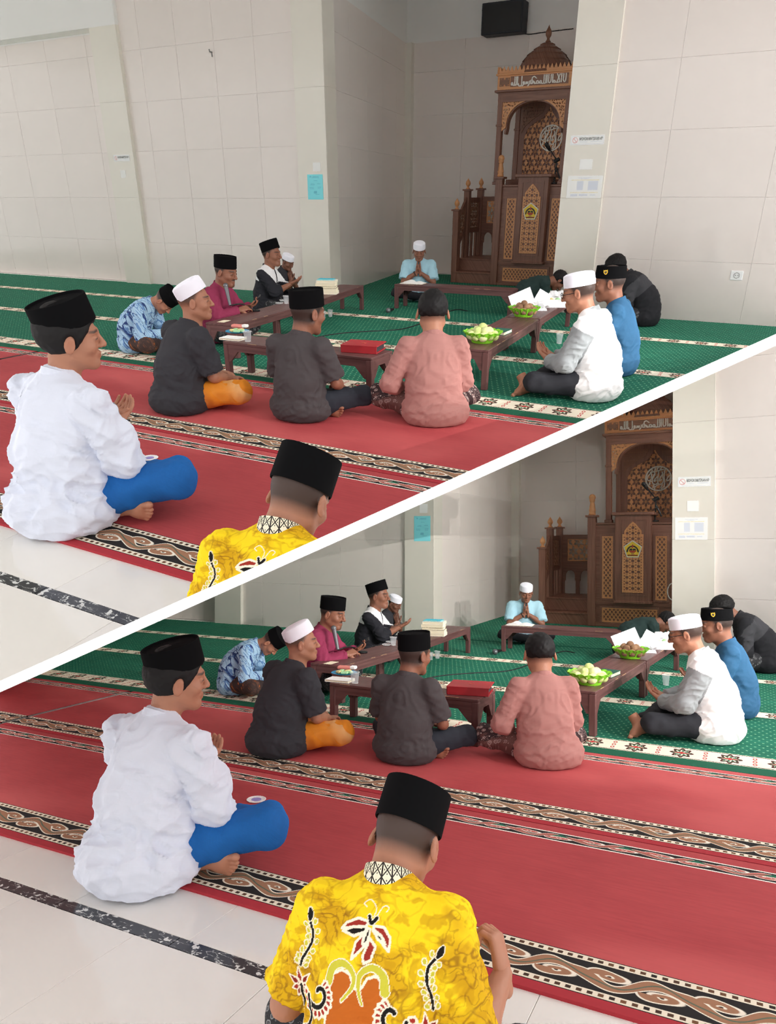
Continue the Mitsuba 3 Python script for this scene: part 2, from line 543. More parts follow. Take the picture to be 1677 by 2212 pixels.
    for nm, a, b, d0, d1 in (("left", ll, lr, -0.08, 0.3), ("centre", xcl0, xcl1, -0.06, 0.25), ("right", xr0, xr1, -0.07, 0.25)):
        c = struct(hall, "wall_column", box(a + 0.01, b - 0.01, Yw + d0 + 0.01, Yw + d1, 0, TOP), "mat_paint", f"pale tiled column in the {nm} of the back wall, {w}")
        tiled(hall, c, (a, Yw + d0 + 0.01, 0), (1, 0, 0), (0, 0, 1), (0, -1, 0), b - a, HT + 0.5, b - a, 1.42, [COLUMN])
        tiled(hall, c, (b - 0.01, Yw + d0 + 0.01, 0), (0, 1, 0), (0, 0, 1), (1, 0, 0), d1 - d0, HT + 0.5, 2, 1.42, [COLUMN])
        tiled(hall, c, (a + 0.01, Yw + d0 + 0.01, 0), (0, 1, 0), (0, 0, 1), (-1, 0, 0), d1 - d0, HT + 0.5, 2, 1.42, [COLUMN])
    # slim corner post in the niche
    cx = hall.wall(886, 330, Yn)[0]
    struct(hall, "trim", box(xnl, xnl + 0.16, Yn - 0.12, Yn, 0, hall.wall(882, 95, Yn)[2]), "mat_column_tile")
    if hall is UP: struct(hall, "ceiling", box(x0, x1, -1.5, Yn + 0.3, TOP, TOP + 0.1), "mat_paint")
    # beam over the left bay
    struct(hall, "trim", box(x0, lr, Yw - 0.08, Yw + 0.3, HT + 0.02, TOP), "mat_paint")


mat("mat_lamp_white", srgb(236, 236, 236), 0.4)


LAMP = {"lower": [42.0, 41.0, 39.0], "upper": [22.0, 21.5, 20.6]}
NICHE = {"lower": [75.0, 73.0, 70.0], "upper": [28.0, 27.5, 26.5]}


def tube_lamps(hall):
    """The hall's hanging tube lamps, over its right side."""
    for i, y in enumerate((4.0, 6.8)):
        key = thing("tube_lamp", ("nearer", "farther")[i] + " hanging white tube lamp at the right side, " + hall.where, "lamp", "hanging tube lamps, " + hall.where)
        x, z = 3.0, 2.75
        put(hall, "housing", box(x - 0.09, x + 0.09, y - 0.62, y + 0.62, z + 0.03, z + 0.08, 0.01), "mat_lamp_white", key)
        put(hall, "cord", tube([(x, y, z + 0.08), (x, y, z + 0.5)], 0.006, 6), "mat_lamp_white", key)
        k = put(hall, "tube", tube([(x, y - 0.6, z), (x, y + 0.6, z)], 0.03, 12), "mat_lamp_white", key)
        if k: scene[k]["emitter"] = {"type": "area", "radiance": {"type": "rgb", "value": LAMP[hall.name]}}
    key = thing("tube_lamp", "white tube lamp on the hidden right wall of the niche, " + hall.where, "lamp")
    x, y, z = hall.wall(1222, 330, hall.Yw)[0] + 0.55, hall.Yw + 1.0, 2.3
    put(hall, "housing", box(x + 0.05, x + 0.10, y - 0.62, y + 0.62, z - 0.05, z + 0.05, 0.01), "mat_lamp_white", key)
    k = put(hall, "tube", tube([(x, y - 0.6, z), (x, y + 0.6, z)], 0.03, 12), "mat_lamp_white", key)
    if k: scene[k]["emitter"] = {"type": "area", "radiance": {"type": "rgb", "value": NICHE[hall.name]}}


def spot_lamps(hall):
    """Small spot lamps on a rail at the right, turned to the left end of the hall."""
    for i, y in enumerate((2.2, 3.4, 4.6)):
        o, tgt = np.array([4.6, y, 3.0]), np.array([-5.6, 8.6, 0.9])
        key = thing("spot_lamp", ("nearest", "middle", "farthest")[i] + " white spot lamp on the right, " + hall.where, "lamp", "spot lamps, " + hall.where)
        d = unit(tgt - o)
        put(hall, "housing", tube([o - d * 0.20, o - d * 0.06], [0.03, 0.055], 16), "mat_lamp_white", key)
        put(hall, "bracket", tube([o - d * 0.15, o - d * 0.15 + [0, 0, 0.3]], 0.01, 6), "mat_lamp_white", key)
        a, b = world(hall, o)[None][0], world(hall, tgt)
        scene[f"light_{hall.name}_{i}"] = {"type": "spot", "to_world": mi.ScalarTransform4f().look_at(origin=a.tolist(), target=b.tolist(), up=[0, 0, 1]), "intensity": {"type": "rgb", "value": [50.0, 49.0, 46.5]}, "cutoff_angle": 26.0, "beam_width": 13.0}


setting(LOW)
setting(UP)
spot_lamps(LOW)
tube_lamps(LOW)
tube_lamps(UP)
# ------------------------------------------------------------------ organic shapes: distance fields meshed by surface nets
def sd_cone(p, a, b, ra, rb, sq=None):
    """Distance to a limb from a (radius ra) to b (radius rb). sq = (axis unit vector, k): flattened k times along axis."""
    a, b = np.asarray(a, float), np.asarray(b, float)
    if sq is not None:
        ax, k = np.asarray(sq[0], float), sq[1]
        p = p + np.outer((p - a) @ ax, ax) * (k - 1)
        b = b + ((b - a) @ ax) * ax * (k - 1)
    ab = b - a
    t = np.clip((p - a) @ ab / max(ab @ ab, 1e-12), 0, 1)
    return np.linalg.norm(p - a - t[:, None] * ab, axis=1) - (ra + (rb - ra) * t)


def sd_ell(p, c, r, R=None):
    q = p - np.asarray(c, float)
    if R is not None:
        q = q @ np.asarray(R)
    r = np.asarray(r, float)
    k0 = np.linalg.norm(q / r, axis=1)
    k1 = np.linalg.norm(q / (r * r), axis=1)
    return k0 * (k0 - 1) / np.maximum(k1, 1e-9)


def smin(a, b, k):
    h = np.clip(0.5 + 0.5 * (b - a) / k, 0, 1)
    return b + (a - b) * h - k * h * (1 - h)


def smax(a, b, k):
    return -smin(-a, -b, k)


def nets(fn, lo, hi, h):
    """Surface nets: the zero level of fn over the box, on a grid of spacing h."""
    lo, hi = np.asarray(lo, float), np.asarray(hi, float)
    n = np.ceil((hi - lo) / h).astype(int) + 1
    ax = [lo[i] + h * np.arange(n[i]) for i in range(3)]
    g = np.stack(np.meshgrid(*ax, indexing="ij"), -1).reshape(-1, 3)
    # coarse pass: only points near the surface are evaluated
    d = np.full(len(g), 9.0)
    c = np.stack(np.meshgrid(*[np.arange(0, n[i], 4) for i in range(3)], indexing="ij"), -1)
    cf = fn((lo + h * c.reshape(-1, 3))).reshape(c.shape[:3])
    full = np.repeat(np.repeat(np.repeat(cf, 4, 0), 4, 1), 4, 2)[: n[0], : n[1], : n[2]].reshape(-1)
    near = np.abs(full) < h * 4 * 2.6
    d = full.copy()
    d[near] = fn(g[near])
    d = d.reshape(n)
    s = d < 0
    cs = [(i, j, k) for i in (0, 1) for j in (0, 1) for k in (0, 1)]
    corner = lambda arr, q: arr[q[0] : n[0] - 1 + q[0], q[1] : n[1] - 1 + q[1], q[2] : n[2] - 1 + q[2]]  # noqa: E731
    cnt = sum(corner(s, q).astype(int) for q in cs)
    act = (cnt > 0) & (cnt < 8)
    idx = np.full(act.shape, -1)
    idx[act] = np.arange(act.sum())
    pos, num = np.zeros((act.sum(), 3)), np.zeros(act.sum())
    for a in cs:
        for axis in range(3):
            if a[axis]:
                continue
            b = list(a); b[axis] = 1
            va, vb = corner(d, a)[act], corner(d, b)[act]
            x = (va < 0) != (vb < 0)
            t = va[x] / (va[x] - vb[x])
            q = np.tile(np.array(a, float), (x.sum(), 1))
            q[:, axis] += t
            pos[x] += q
            num[x] += 1
    base = np.stack(np.nonzero(act), 1)
    v = lo + h * (base + pos / num[:, None])
    faces = []
    for axis in range(3):
        o = [0, 1, 2]; o.remove(axis)
        sl0, sl1 = [slice(None)] * 3, [slice(None)] * 3
        sl0[axis], sl1[axis] = slice(0, -1), slice(1, None)
        e = s[tuple(sl0)] != s[tuple(sl1)]
        inside0 = s[tuple(sl0)]
        i = np.stack(np.nonzero(e), 1)
        i = i[(i[:, o[0]] > 0) & (i[:, o[1]] > 0) & (i[:, o[0]] < n[o[0]] - 1) & (i[:, o[1]] < n[o[1]] - 1)]
        w = inside0[tuple(i.T)]
        q = []
        for da, db in ((0, 0), (-1, 0), (-1, -1), (0, -1)):
            j = i.copy(); j[:, o[0]] += da; j[:, o[1]] += db
            q.append(idx[tuple(j.T)])
        q = np.stack(q, 1)
        q = q[(q >= 0).all(1)] if (q < 0).any() else q
        if len(w) != len(q): w = w[: len(q)]
        flip = ~w if axis != 1 else w
        q[flip] = q[flip][:, ::-1]
        faces += [q[:, [0, 1, 2]], q[:, [0, 2, 3]]]
    m = trimesh.Trimesh(v, np.vstack(faces), process=False)
    return m


def grown(m, fn):
    """Moves each vertex along its normal by fn(vertices, normals)."""
    n = np.array(m.vertex_normals)
    m.vertices = m.vertices + n * fn(np.array(m.vertices), n)[:, None]
    return m


def frame(y, z):
    """Rotation whose columns are x, y, z with the given y and roughly the given z."""
    y = unit(y)
    x = unit(np.cross(y, z))
    return np.stack([x, y, np.cross(x, y)], 1)


# ---- head: origin between the ears, +y to the nose, z up
def head_sdf(fat=0.0):
    def fn(p):
        q = p.copy(); q[:, 0] = np.abs(q[:, 0])
        d = sd_ell(q, (0, -0.012, 0.03), (0.077, 0.098, 0.088))
        d = smin(d, sd_ell(q, (0, 0.022, -0.035), (0.060 + fat, 0.068, 0.080)), 0.03)
        d = smin(d, sd_cone(q, (0.052 + fat, -0.005, -0.055), (0.012, 0.066, -0.098), 0.016, 0.018), 0.03)
        d = smin(d, sd_ell(q, (0, 0.070, -0.094), (0.024, 0.020, 0.018)), 0.02)
        d = smin(d, sd_ell(q, (0.042, 0.056, -0.026), (0.024, 0.026, 0.022)), 0.02)
        d = smin(d, sd_cone(q, (0, 0.089, 0.024), (0.04, 0.076, 0.026), 0.010, 0.009), 0.014)
        d = smax(d, -sd_ell(q, (0.032, 0.105, 0.002), (0.019, 0.020, 0.013)), 0.012)
        d = smin(d, sd_ell(q, (0.032, 0.079, 0.001), (0.016, 0.013, 0.0115)), 0.004)
        d = smin(d, sd_cone(q, (0, 0.090, 0.014), (0, 0.111, -0.027), 0.008, 0.012), 0.010)
        d = smin(d, sd_ell(q, (0.013, 0.097, -0.030), (0.009, 0.012, 0.008)), 0.006)
        d = smin(d, sd_cone(q, (0, 0.092, -0.058), (0.021, 0.083, -0.060), 0.0078, 0.004), 0.006)
        d = smin(d, sd_cone(q, (0, 0.091, -0.071), (0.017, 0.083, -0.069), 0.0085, 0.004), 0.006)
        d = smax(d, -sd_cone(q, (0, 0.101, -0.0645), (0.02, 0.091, -0.0645), 0.0016, 0.0012), 0.003)
        ear = sd_ell(q, (0.084, -0.008, -0.006), (0.009, 0.020, 0.033), roty(-14) @ rotx(-10))
        ear = smax(ear, -sd_ell(q, (0.093, -0.003, -0.002), (0.007, 0.011, 0.019)), 0.005)
        d = smin(d, ear, 0.006)
        d = smin(d, sd_cone(q, (0, -0.028, -0.045), (0, -0.045, -0.20), 0.054 + fat, 0.060 + fat), 0.025)
        return d

    return fn


_HEADS = {}


def head_mesh(fat=0.0, h=0.0045):
    key = (fat, h)
    if key not in _HEADS:
        _HEADS[key] = nets(head_sdf(fat), (-0.115, -0.13, -0.215), (0.115, 0.135, 0.135), h)
    return _HEADS[key].copy()


def head_color(v, skin, hair=(0.012, 0.011, 0.011), fade=1.0, beard=0.0, lips=None, line=-0.02, eyes="closed"):
    """Skin, brows, lips, lash lines and cropped hair as the head's own colours. line: height of the nape's hair edge."""
    q = v.copy(); q[:, 0] = np.abs(q[:, 0])
    skin, hair = np.array(skin), np.array(hair)
    c = np.tile(skin, (len(v), 1))

    def blend(col, w):
        nonlocal c
        c = c + (np.asarray(col) - c) * np.clip(w, 0, 1)[:, None]

    st = lambda a, b, x: np.clip((x - a) / (b - a), 0, 1)  # noqa: E731
    front = q[:, 1] > 0.05
    blend(skin * [0.8, 0.62, 0.58], 0.55 * st(0.012, 0.004, np.abs(q[:, 2] + 0.065)) * st(0.026, 0.018, q[:, 0]) * (q[:, 1] > 0.08))
    blend(hair * 2, 0.85 * st(0.0065, 0.003, np.abs(q[:, 2] - 0.0255 - 0.10 * q[:, 0] + 2.2 * (q[:, 0] - 0.02) ** 2)) * st(0.010, 0.016, q[:, 0]) * st(0.056, 0.048, q[:, 0]) * front)
    ez = -0.003 if eyes == "closed" else 0.004
    blend(hair, 0.9 * st(0.0035, 0.0015, np.abs(q[:, 2] - ez + 14 * (q[:, 0] - 0.032) ** 2)) * st(0.016, 0.013, np.abs(q[:, 0] - 0.032)) * front)
    if beard:
        blend(hair * 2, beard * st(0.009, 0.003, np.abs(q[:, 2] + 0.0485)) * st(0.03, 0.022, q[:, 0]) * (q[:, 1] > 0.08))
        blend(hair * 2, beard * 0.8 * st(0.02, 0.01, q[:, 0]) * st(-0.080, -0.088, q[:, 2]) * front)
    # cropped hair round the back and the sides
    edge = line + 0.02 * st(-0.03, 0.03, q[:, 1]) + 0.06 * st(0.0, 0.045, q[:, 1])
    w = st(-0.004, 0.035, q[:, 2] - edge) * (q[:, 1] < 0.062) * (~((q[:, 0] > 0.0785) & (np.abs(q[:, 1] + 0.005) < 0.03) & (q[:, 2] < 0.035)))
    blend(hair, fade * w)
    blend(skin * [0.9, 0.75, 0.7], 0.4 * (q[:, 0] > 0.086))
    return np.clip(c, 0, 1)


def hair_mesh(full=0.012, nape=-0.055, front=0.05, h=0.006, seed=0, rough=0.004):
    def fn(p):
        q = p.copy(); q[:, 0] = np.abs(q[:, 0])
        d = sd_ell(q, (0, -0.014, 0.03), (0.078 + full * 0.8, 0.099 + full, 0.089 + full))
        cut = np.where(q[:, 1] > 0.0, (nape + 0.035) + (0.065 - 0.0) * np.clip(q[:, 1] / 0.09, 0, 1) + (front - 0.03), nape) - q[:, 2]
        ramp = nape + (front - nape) * np.clip((q[:, 1] + 0.035) / 0.11, 0, 1) ** 1.4
        d = smax(d, ramp - q[:, 2], 0.012)
        d = smax(d, -sd_ell(q, (0.088, 0.0, -0.004), (0.016, 0.022, 0.036)), 0.006)
        return d

    m = nets(fn, (-0.115, -0.135, -0.12), (0.115, 0.12, 0.145), h)
    return grown(m, lambda v, n: rough * (meshkit.noise(v * [90, 60, 60], seed) - 0.4))


# ---- caps, in the head's frame
def songkok(rx=0.086, ry=0.108, z0=0.040, hgt=0.100, taper=0.99, n=64):
    """The tall velvet cap: an oval that comes to soft points fore and aft, its top sunk inside the rim."""
    t = np.linspace(0, 2 * np.pi, n, endpoint=False)
    ox, oy = np.cos(t) * np.abs(np.cos(t)) ** 0.10, np.sin(t)
    ring = lambda s, z: np.stack([rx * s * ox, ry * s * oy - 0.012, np.full(n, z)], 1)  # noqa: E731
    prof = [(0.93, z0 + 0.004), (0.985, z0), (1.0, z0 + 0.004), (1.0 * (1 + taper) / 2, z0 + hgt * 0.5), (taper, z0 + hgt - 0.004), (taper - 0.012, z0 + hgt), (taper - 0.045, z0 + hgt - 0.001), (taper - 0.07, z0 + hgt - 0.009), (0.55, z0 + hgt - 0.011), (0.30, z0 + hgt - 0.006), (0.02, z0 + hgt - 0.004)]
    v = np.vstack([ring(*q) for q in prof])
    f = []
    for i in range(len(prof) - 1):
        for j in range(n):
            a, b = i * n + j, i * n + (j + 1) % n
            f += [(a, b, b + n), (a, b + n, a + n)]
    return trimesh.Trimesh(v, np.array(f), process=False)


def kopiah(rx=0.086, ry=0.104, z0=0.035, hgt=0.088, n=64):
    """The round white cap: upright band and a low domed crown with a seam between."""
    t = np.linspace(0, 2 * np.pi, n, endpoint=False)
    ring = lambda s, z: np.stack([rx * s * np.cos(t), ry * s * np.sin(t) - 0.012, np.full(n, z)], 1)  # noqa: E731
    prof = [(0.93, z0 + 0.004), (0.99, z0), (1.0, z0 + 0.004), (0.995, z0 + hgt * 0.5), (0.97, z0 + hgt * 0.80), (0.955, z0 + hgt * 0.86), (0.935, z0 + hgt * 0.885), (0.925, z0 + hgt * 0.88), (0.90, z0 + hgt * 0.90), (0.78, z0 + hgt * 0.975), (0.5, z0 + hgt * 1.03), (0.2, z0 + hgt * 1.05), (0.01, z0 + hgt * 1.055)]
    v = np.vstack([ring(*q) for q in prof])
    f = []
    for i in range(len(prof) - 1):
        for j in range(n):
            a, b = i * n + j, i * n + (j + 1) % n
            f += [(a, b, b + n), (a, b + n, a + n)]
    return trimesh.Trimesh(v, np.array(f), process=False)


# ---- hands: wrist at the origin, fingers to +y, palm facing -z, thumb at +x
_HANDS = {}


def hand_mesh(curl=(0.3, 0.3, 0.3, 0.3), thumb=0.3, spread=0.06, h=0.0034):
    key = (curl, thumb, spread)
    if key in _HANDS:
        return _HANDS[key].copy()
    bones = []
    xs, ln = (0.031, 0.0105, -0.010, -0.029), (0.072, 0.080, 0.074, 0.058)
    for i in range(4):
        a = np.array([xs[i], 0.088 - (0.006 if i == 3 else 0) - (0.003 if i == 0 else 0), 0.0])
        ang, yaw = 0.0, spread * (1.5 - i)
        for k, (fr, r0, r1) in enumerate(((0.46, 0.0092, 0.0084), (0.30, 0.0084, 0.0077), (0.24, 0.0077, 0.0066))):
            ang += curl[i] * (0.9, 1.15, 0.8)[k]
            b = a + ln[i] * fr * np.array([math.sin(yaw) * math.cos(ang), math.cos(yaw) * math.cos(ang), -math.sin(ang)])
            bones.append((i, a, b, r0, r1))
            a = b
    t0 = np.array([0.026, 0.022, -0.006])
    t1 = t0 + 0.044 * unit([0.75, 0.75, -0.35 - thumb * 0.6])
    t2 = t1 + 0.034 * unit([0.45 - thumb * 0.8, 0.9, -0.25 - thumb * 0.7])
    t3 = t2 + 0.026 * unit([0.30 - thumb * 1.1, 0.9, -0.25 - thumb * 0.8])
    pts = np.vstack([b[2] for b in bones] + [t3, t1])

    def fn(p):
        d = sd_cone(p, (0, -0.03, 0), (0, 0.012, 0), 0.026, 0.027, ((0, 0, 1), 1.45))
        d = smin(d, sd_cone(p, (0.016, 0.02, 0), (0.022, 0.08, 0), 0.020, 0.0155, ((0, 0, 1), 1.3)), 0.012)
        d = smin(d, sd_cone(p, (-0.014, 0.02, 0), (-0.020, 0.078, 0), 0.020, 0.0145, ((0, 0, 1), 1.3)), 0.012)
        d = smin(d, sd_cone(p, (0, 0.03, 0), (0.002, 0.085, 0), 0.018, 0.014, ((0, 0, 1), 1.2)), 0.012)
        d = smin(d, sd_cone(p, (0.012, 0.012, -0.006), t1, 0.017, 0.0125), 0.010)
        th = smin(sd_cone(p, t1, t2, 0.0118, 0.0102), sd_cone(p, t2, t3, 0.0102, 0.0080), 0.003)
        d = smin(d, th, 0.005)
        for i in range(4):
            g = None
            for q in bones:
                if q[0] == i:
                    s = sd_cone(p, q[1], q[2], q[3], q[4])
                    g = s if g is None else smin(g, s, 0.002)
            d = smin(d, g, 0.0035)
        return d

    m = nets(fn, np.minimum(pts.min(0) - 0.015, [-0.05, -0.055, -0.035]), np.maximum(pts.max(0) + 0.015, [0.05, 0.1, 0.03]), h)
    _HANDS[key] = m
    return m.copy()


def foot_mesh(h=0.0045):
    """Ankle at the origin, toes to +y, sole to -z."""
    if "foot" not in _HANDS:
        def fn(p):
            d = sd_ell(p, (0, -0.038, -0.042), (0.031, 0.036, 0.032))
            d = smin(d, sd_cone(p, (0, -0.03, -0.04), (0.004, 0.10, -0.052), 0.030, 0.026), 0.03)
            d = smin(d, sd_cone(p, (0, 0.0, 0.06), (0, 0.0, -0.02), 0.038, 0.036), 0.03)
            d = smin(d, sd_cone(p, (0, 0.01, -0.005), (0.006, 0.09, -0.045), 0.030, 0.022), 0.03)
            d = smin(d, sd_ell(p, (0.022, 0.115, -0.056), (0.026, 0.034, 0.019)), 0.02)
            d = smin(d, sd_ell(p, (-0.020, 0.098, -0.058), (0.024, 0.034, 0.017)), 0.02)
            for i, (x, y, L, r) in enumerate(((0.030, 0.142, 0.034, 0.0145), (0.006, 0.142, 0.030, 0.0098), (-0.012, 0.134, 0.026, 0.0092), (-0.027, 0.123, 0.022, 0.0088), (-0.040, 0.109, 0.018, 0.0085))):
                d = smin(d, smin(sd_cone(p, (x, y - 0.015, -0.058), (x * 1.06, y + L * 0.6, -0.062), r * 0.85, r), sd_ell(p, (x * 1.07, y + L * 0.75, -0.062), (r * 1.02, r * 1.15, r)), 0.004), 0.005)
            return d

        _HANDS["foot"] = nets(fn, (-0.07, -0.095, -0.09), (0.07, 0.205, 0.075), h)
    return _HANDS["foot"].copy()
# ------------------------------------------------------------------ people: seated figures
SKIN = {"tan": srgb(168, 116, 92), "brown": srgb(142, 94, 74), "light": srgb(190, 140, 116), "dark": srgb(120, 80, 64)}
scene["mat_skin"] = {"type": "twosided", "bsdf": {"type": "principled", "base_color": {"type": "mesh_attribute", "name": "vertex_color"}, "roughness": 0.5, "specular": 0.4}}
scene["mat_print"] = {"type": "twosided", "bsdf": {"type": "principled", "base_color": {"type": "mesh_attribute", "name": "vertex_color"}, "roughness": 0.8, "specular": 0.2}}
scene["mat_hair"] = mat("mat_hair_black", srgb(20, 18, 19), 0.6, specular=0.25) and scene["mat_hair_black"]
mat("mat_velvet", srgb(9, 9, 11), 0.85, specular=0.1)
mat("mat_cap_white", srgb(240, 240, 250), 0.8)


def limb(a, c, la, lb, hint):
    """The joint between a and c of a two-bone limb that bends towards hint; c is pulled in if out of reach."""
    a, c, hint = map(lambda q: np.asarray(q, float), (a, c, hint))
    d = c - a
    L = np.linalg.norm(d)
    if L > (la + lb) * 0.995:
        c = a + d / L * (la + lb) * 0.995
        d = c - a; L = np.linalg.norm(d)
    x = (la * la - lb * lb + L * L) / (2 * L)
    h = math.sqrt(max(la * la - x * x, 1e-8))
    u = d / L
    w = hint - a
    w = unit(w - u * (w @ u))
    return a + u * x + w * h, c


class Figure:
    """Joints of a seated person: origin on the floor under the seat, +y ahead, +z up, metres of a 0.87 m tall sitter."""

    def __init__(s, lean=8, side=0, twist=0, bend=None, head=(0, 5, 0), neck=None, arms=None, knees=None, ankles=None, pel=0.115, width=1.0, back=0.0, sh=0.0, hs=1.06, nk=0.085, trunk=1.0):
        s.hs = hs
        s.pel = np.array([0, back, pel])
        bend = lean if bend is None else bend
        R0 = rotz(0) @ roty(side) @ rotx(-lean * 0.55)
        R1 = rotz(twist * 0.5) @ roty(side) @ rotx(-(lean * 0.5 + bend * 0.5))
        R2 = rotz(twist) @ roty(side) @ rotx(-bend)
        s.Rc = R2
        s.waist = s.pel + R0 @ np.array([0, -0.02, 0.145]) * trunk
        s.chest = s.waist + R1 @ np.array([0, 0.0, 0.168]) * trunk
        s.neck = s.chest + R2 @ [0, -0.005, 0.155]
        s.sho = {k: s.chest + R2 @ [sg_ * 0.178 * width, -0.012, 0.098 + sh] for k, sg_ in (("L", -1), ("R", 1))}
        hy, hp, hr = head
        s.Rh = rotz(hy) @ rotx(-hp) @ roty(hr)
        nkd = unit(R2 @ [0, 0.25, 1.0] + s.Rh @ [0, 0.0, 1.0]) if neck is None else unit(neck)
        s.head = s.neck + nkd * nk + s.Rh @ np.array([0, 0.045, 0.078]) * (0.5 + 0.5 * hs)
        s.hip = {"L": s.pel + [-0.09, 0.02, -0.005], "R": s.pel + [0.09, 0.02, -0.005]}
        s.knee = {"L": np.array([-0.33, 0.30, 0.135]), "R": np.array([0.33, 0.30, 0.135])}
        if knees: s.knee.update({k: np.array(v, float) for k, v in knees.items()})
        s.ankle = {"R": np.array([-0.10, 0.30, 0.075]), "L": np.array([0.12, 0.22, 0.06])}
        if ankles: s.ankle.update({k: np.array(v, float) for k, v in ankles.items()})
        s.arm = {}
        for k, sg_ in (("L", -1), ("R", 1)):
            a = {"wrist": (sg_ * 0.16, 0.27, 0.20), "hint": (sg_ * 0.5, -0.25, 0.15), "dir": (-sg_ * 0.5, 0.8, -0.1), "palm": (0, 0, -1), "curl": (0.35, 0.38, 0.42, 0.45), "thumb": 0.4}
            a.update((arms or {}).get(k, {}))
            e, w = limb(s.sho[k], a["wrist"], 0.275, 0.245, a["hint"])
            a["elbow"], a["wrist"] = e, w
            s.arm[k] = a


def bounds(pts, pad):
    p = np.array(pts)
    return p.min(0) - pad, p.max(0) + pad


def folds(v, n, fig, amp, seed):
    """Cloth folds: long drapes down the back, bunching round the waist and creases across the sleeves."""
    q = (v - fig.pel) @ fig.Rc
    a = meshkit.noise(q * [17, 17, 3.2] + 5, seed) - 0.5
    b = meshkit.noise(q @ rotx(25).T @ roty(20).T * [7, 7, 26], seed + 1) - 0.5
    b2 = meshkit.noise(q @ roty(-35).T * [8, 8, 30], seed + 2) - 0.5
    c = meshkit.fbm(q * [11, 11, 9], 3, seed + 3) - 0.5
    low = np.clip((0.26 - q[:, 2]) / 0.2, 0, 1)
    side_ = np.clip((np.abs(q[:, 0]) - 0.10) / 0.10, 0, 1)
    ridge = lambda t: (1 - np.minimum(np.abs(t) * 3.2, 1)) ** 2 - 0.25  # noqa: E731
    w = (meshkit.fbm(q * 6, 2, seed + 5)[:, None] - 0.5) * 1.6
    d1 = meshkit.noise(q @ roty(28).T @ rotz(20).T * [9, 9, 4.0] + w * 2, seed + 11) - 0.5
    d2 = meshkit.noise(q @ roty(-30).T @ rotz(-20).T * [9, 9, 4.0] + w * 2, seed + 12) - 0.5
    e = meshkit.noise(q * [6, 6, 13] + w * 3, seed + 13) - 0.5
    up_ = np.clip((q[:, 2] - 0.40) / 0.08, 0, 1)
    return 0.52 * amp * (0.35 + 0.65 * np.clip(v[:, 2] / 0.12, 0, 1)) * (0.9 * a * (1 - 0.4 * low) + 1.0 * ridge(b) * low + 0.9 * ridge(b2) * np.maximum(low * 0.7, side_) + 0.9 * c + (1 - 0.7 * up_) * (0.9 * ridge(d1) + 0.9 * ridge(d2)) + 0.9 * ridge(e) * np.maximum(side_, low))


def shirt_sdf(fig, loose=0.0, sleeve="short", hem=(0.215, 0.165, 0.11), hem_c=(0, -0.005, 0.085), open_front=0.0, slv=0.0):
    y = fig.Rc @ np.array([0, 1.0, 0])
    W = np.array([0, 1.0, 0])
    ends = {}
    for k in ("L", "R"):
        a = fig.arm[k]
        if sleeve == "short":
            ends[k] = (fig.sho[k] + (a["elbow"] - fig.sho[k]) * 0.86, unit(a["elbow"] - fig.sho[k]))
        elif sleeve == "mid":
            ends[k] = (a["elbow"] + (a["wrist"] - a["elbow"]) * 0.35, unit(a["wrist"] - a["elbow"]))
        else:
            ends[k] = (a["elbow"] + (a["wrist"] - a["elbow"]) * 0.93, unit(a["wrist"] - a["elbow"]))

    def fn(p):
        d = sd_cone(p, fig.pel + [0, 0, 0.02], fig.waist, 0.188 + loose, 0.172 + loose, (W, 1.18))
        d = smin(d, sd_cone(p, fig.waist, fig.chest, 0.172 + loose, 0.170 + loose * 0.8, (y, 1.32)), 0.05)
        d = smin(d, sd_cone(p, fig.chest, fig.chest + (fig.neck - fig.chest) * 0.55, 0.165 + loose * 0.5, 0.115, (y, 1.55)), 0.05)
        for k in ("L", "R"):
            d = smin(d, sd_cone(p, fig.neck - (fig.neck - fig.chest) * 0.30, fig.sho[k], 0.062, 0.056), 0.05)
        d = smin(d, sd_cone(p, fig.chest + (fig.neck - fig.chest) * 0.5, fig.neck + (fig.neck - fig.chest) * 0.02, 0.085, 0.058), 0.05)
        d = smin(d, sd_ell(p, hem_c, hem), 0.07)
        for k in ("L", "R"):
            a = fig.arm[k]
            r0, r1 = 0.062 + slv, 0.062 + slv
            if sleeve == "short":
                g = sd_cone(p, fig.sho[k], a["elbow"], r0, r1 + 0.006)
            else:
                g = smin(sd_cone(p, fig.sho[k], a["elbow"], r0, r1 - 0.004), sd_cone(p, a["elbow"], a["wrist"], r1 - 0.004, 0.046 + slv * 0.5 if sleeve != "mid" else 0.052 + slv), 0.025)
            e, u = ends[k]
            g = smax(g, (p - e) @ u, 0.006)
            d = smin(d, g, 0.028)
        d = smax(d, 0.006 - p[:, 2], 0.01)
        return d

    return fn, ends


def legs_sdf(fig, r=0.0, sarong=False):
    W = np.array([0, 0, 1.0])

    def fn(p):
        d = sd_ell(p, fig.pel + [0, 0.0, -0.005], (0.175, 0.15, 0.115))
        k_ = 0.06 if sarong else 0.035
        for k in ("L", "R"):
            d = smin(d, sd_cone(p, fig.hip[k], fig.knee[k], 0.098 + r, 0.072 + r), k_)
            g = sd_cone(p, fig.knee[k], fig.ankle[k], 0.066 + r, 0.050 + r)
            e = fig.ankle[k] + (fig.knee[k] - fig.ankle[k]) * 0.10
            g = smax(g, (p - e) @ unit(fig.ankle[k] - fig.knee[k]), 0.008)
            d = smin(d, g, 0.02)
        if sarong:
            m = 0.5 * (fig.knee["L"] + fig.knee["R"])
            d = smin(d, sd_cone(p, fig.knee["L"] - [0, 0.03, 0.03], fig.knee["R"] - [0, 0.03, 0.03], 0.055 + r, 0.055 + r), 0.06)
            d = smin(d, sd_ell(p, (0, m[1] * 0.55, 0.09), (0.22, 0.17, 0.075)), 0.06)
        return smax(d, 0.004 - p[:, 2], 0.01)

    return fn


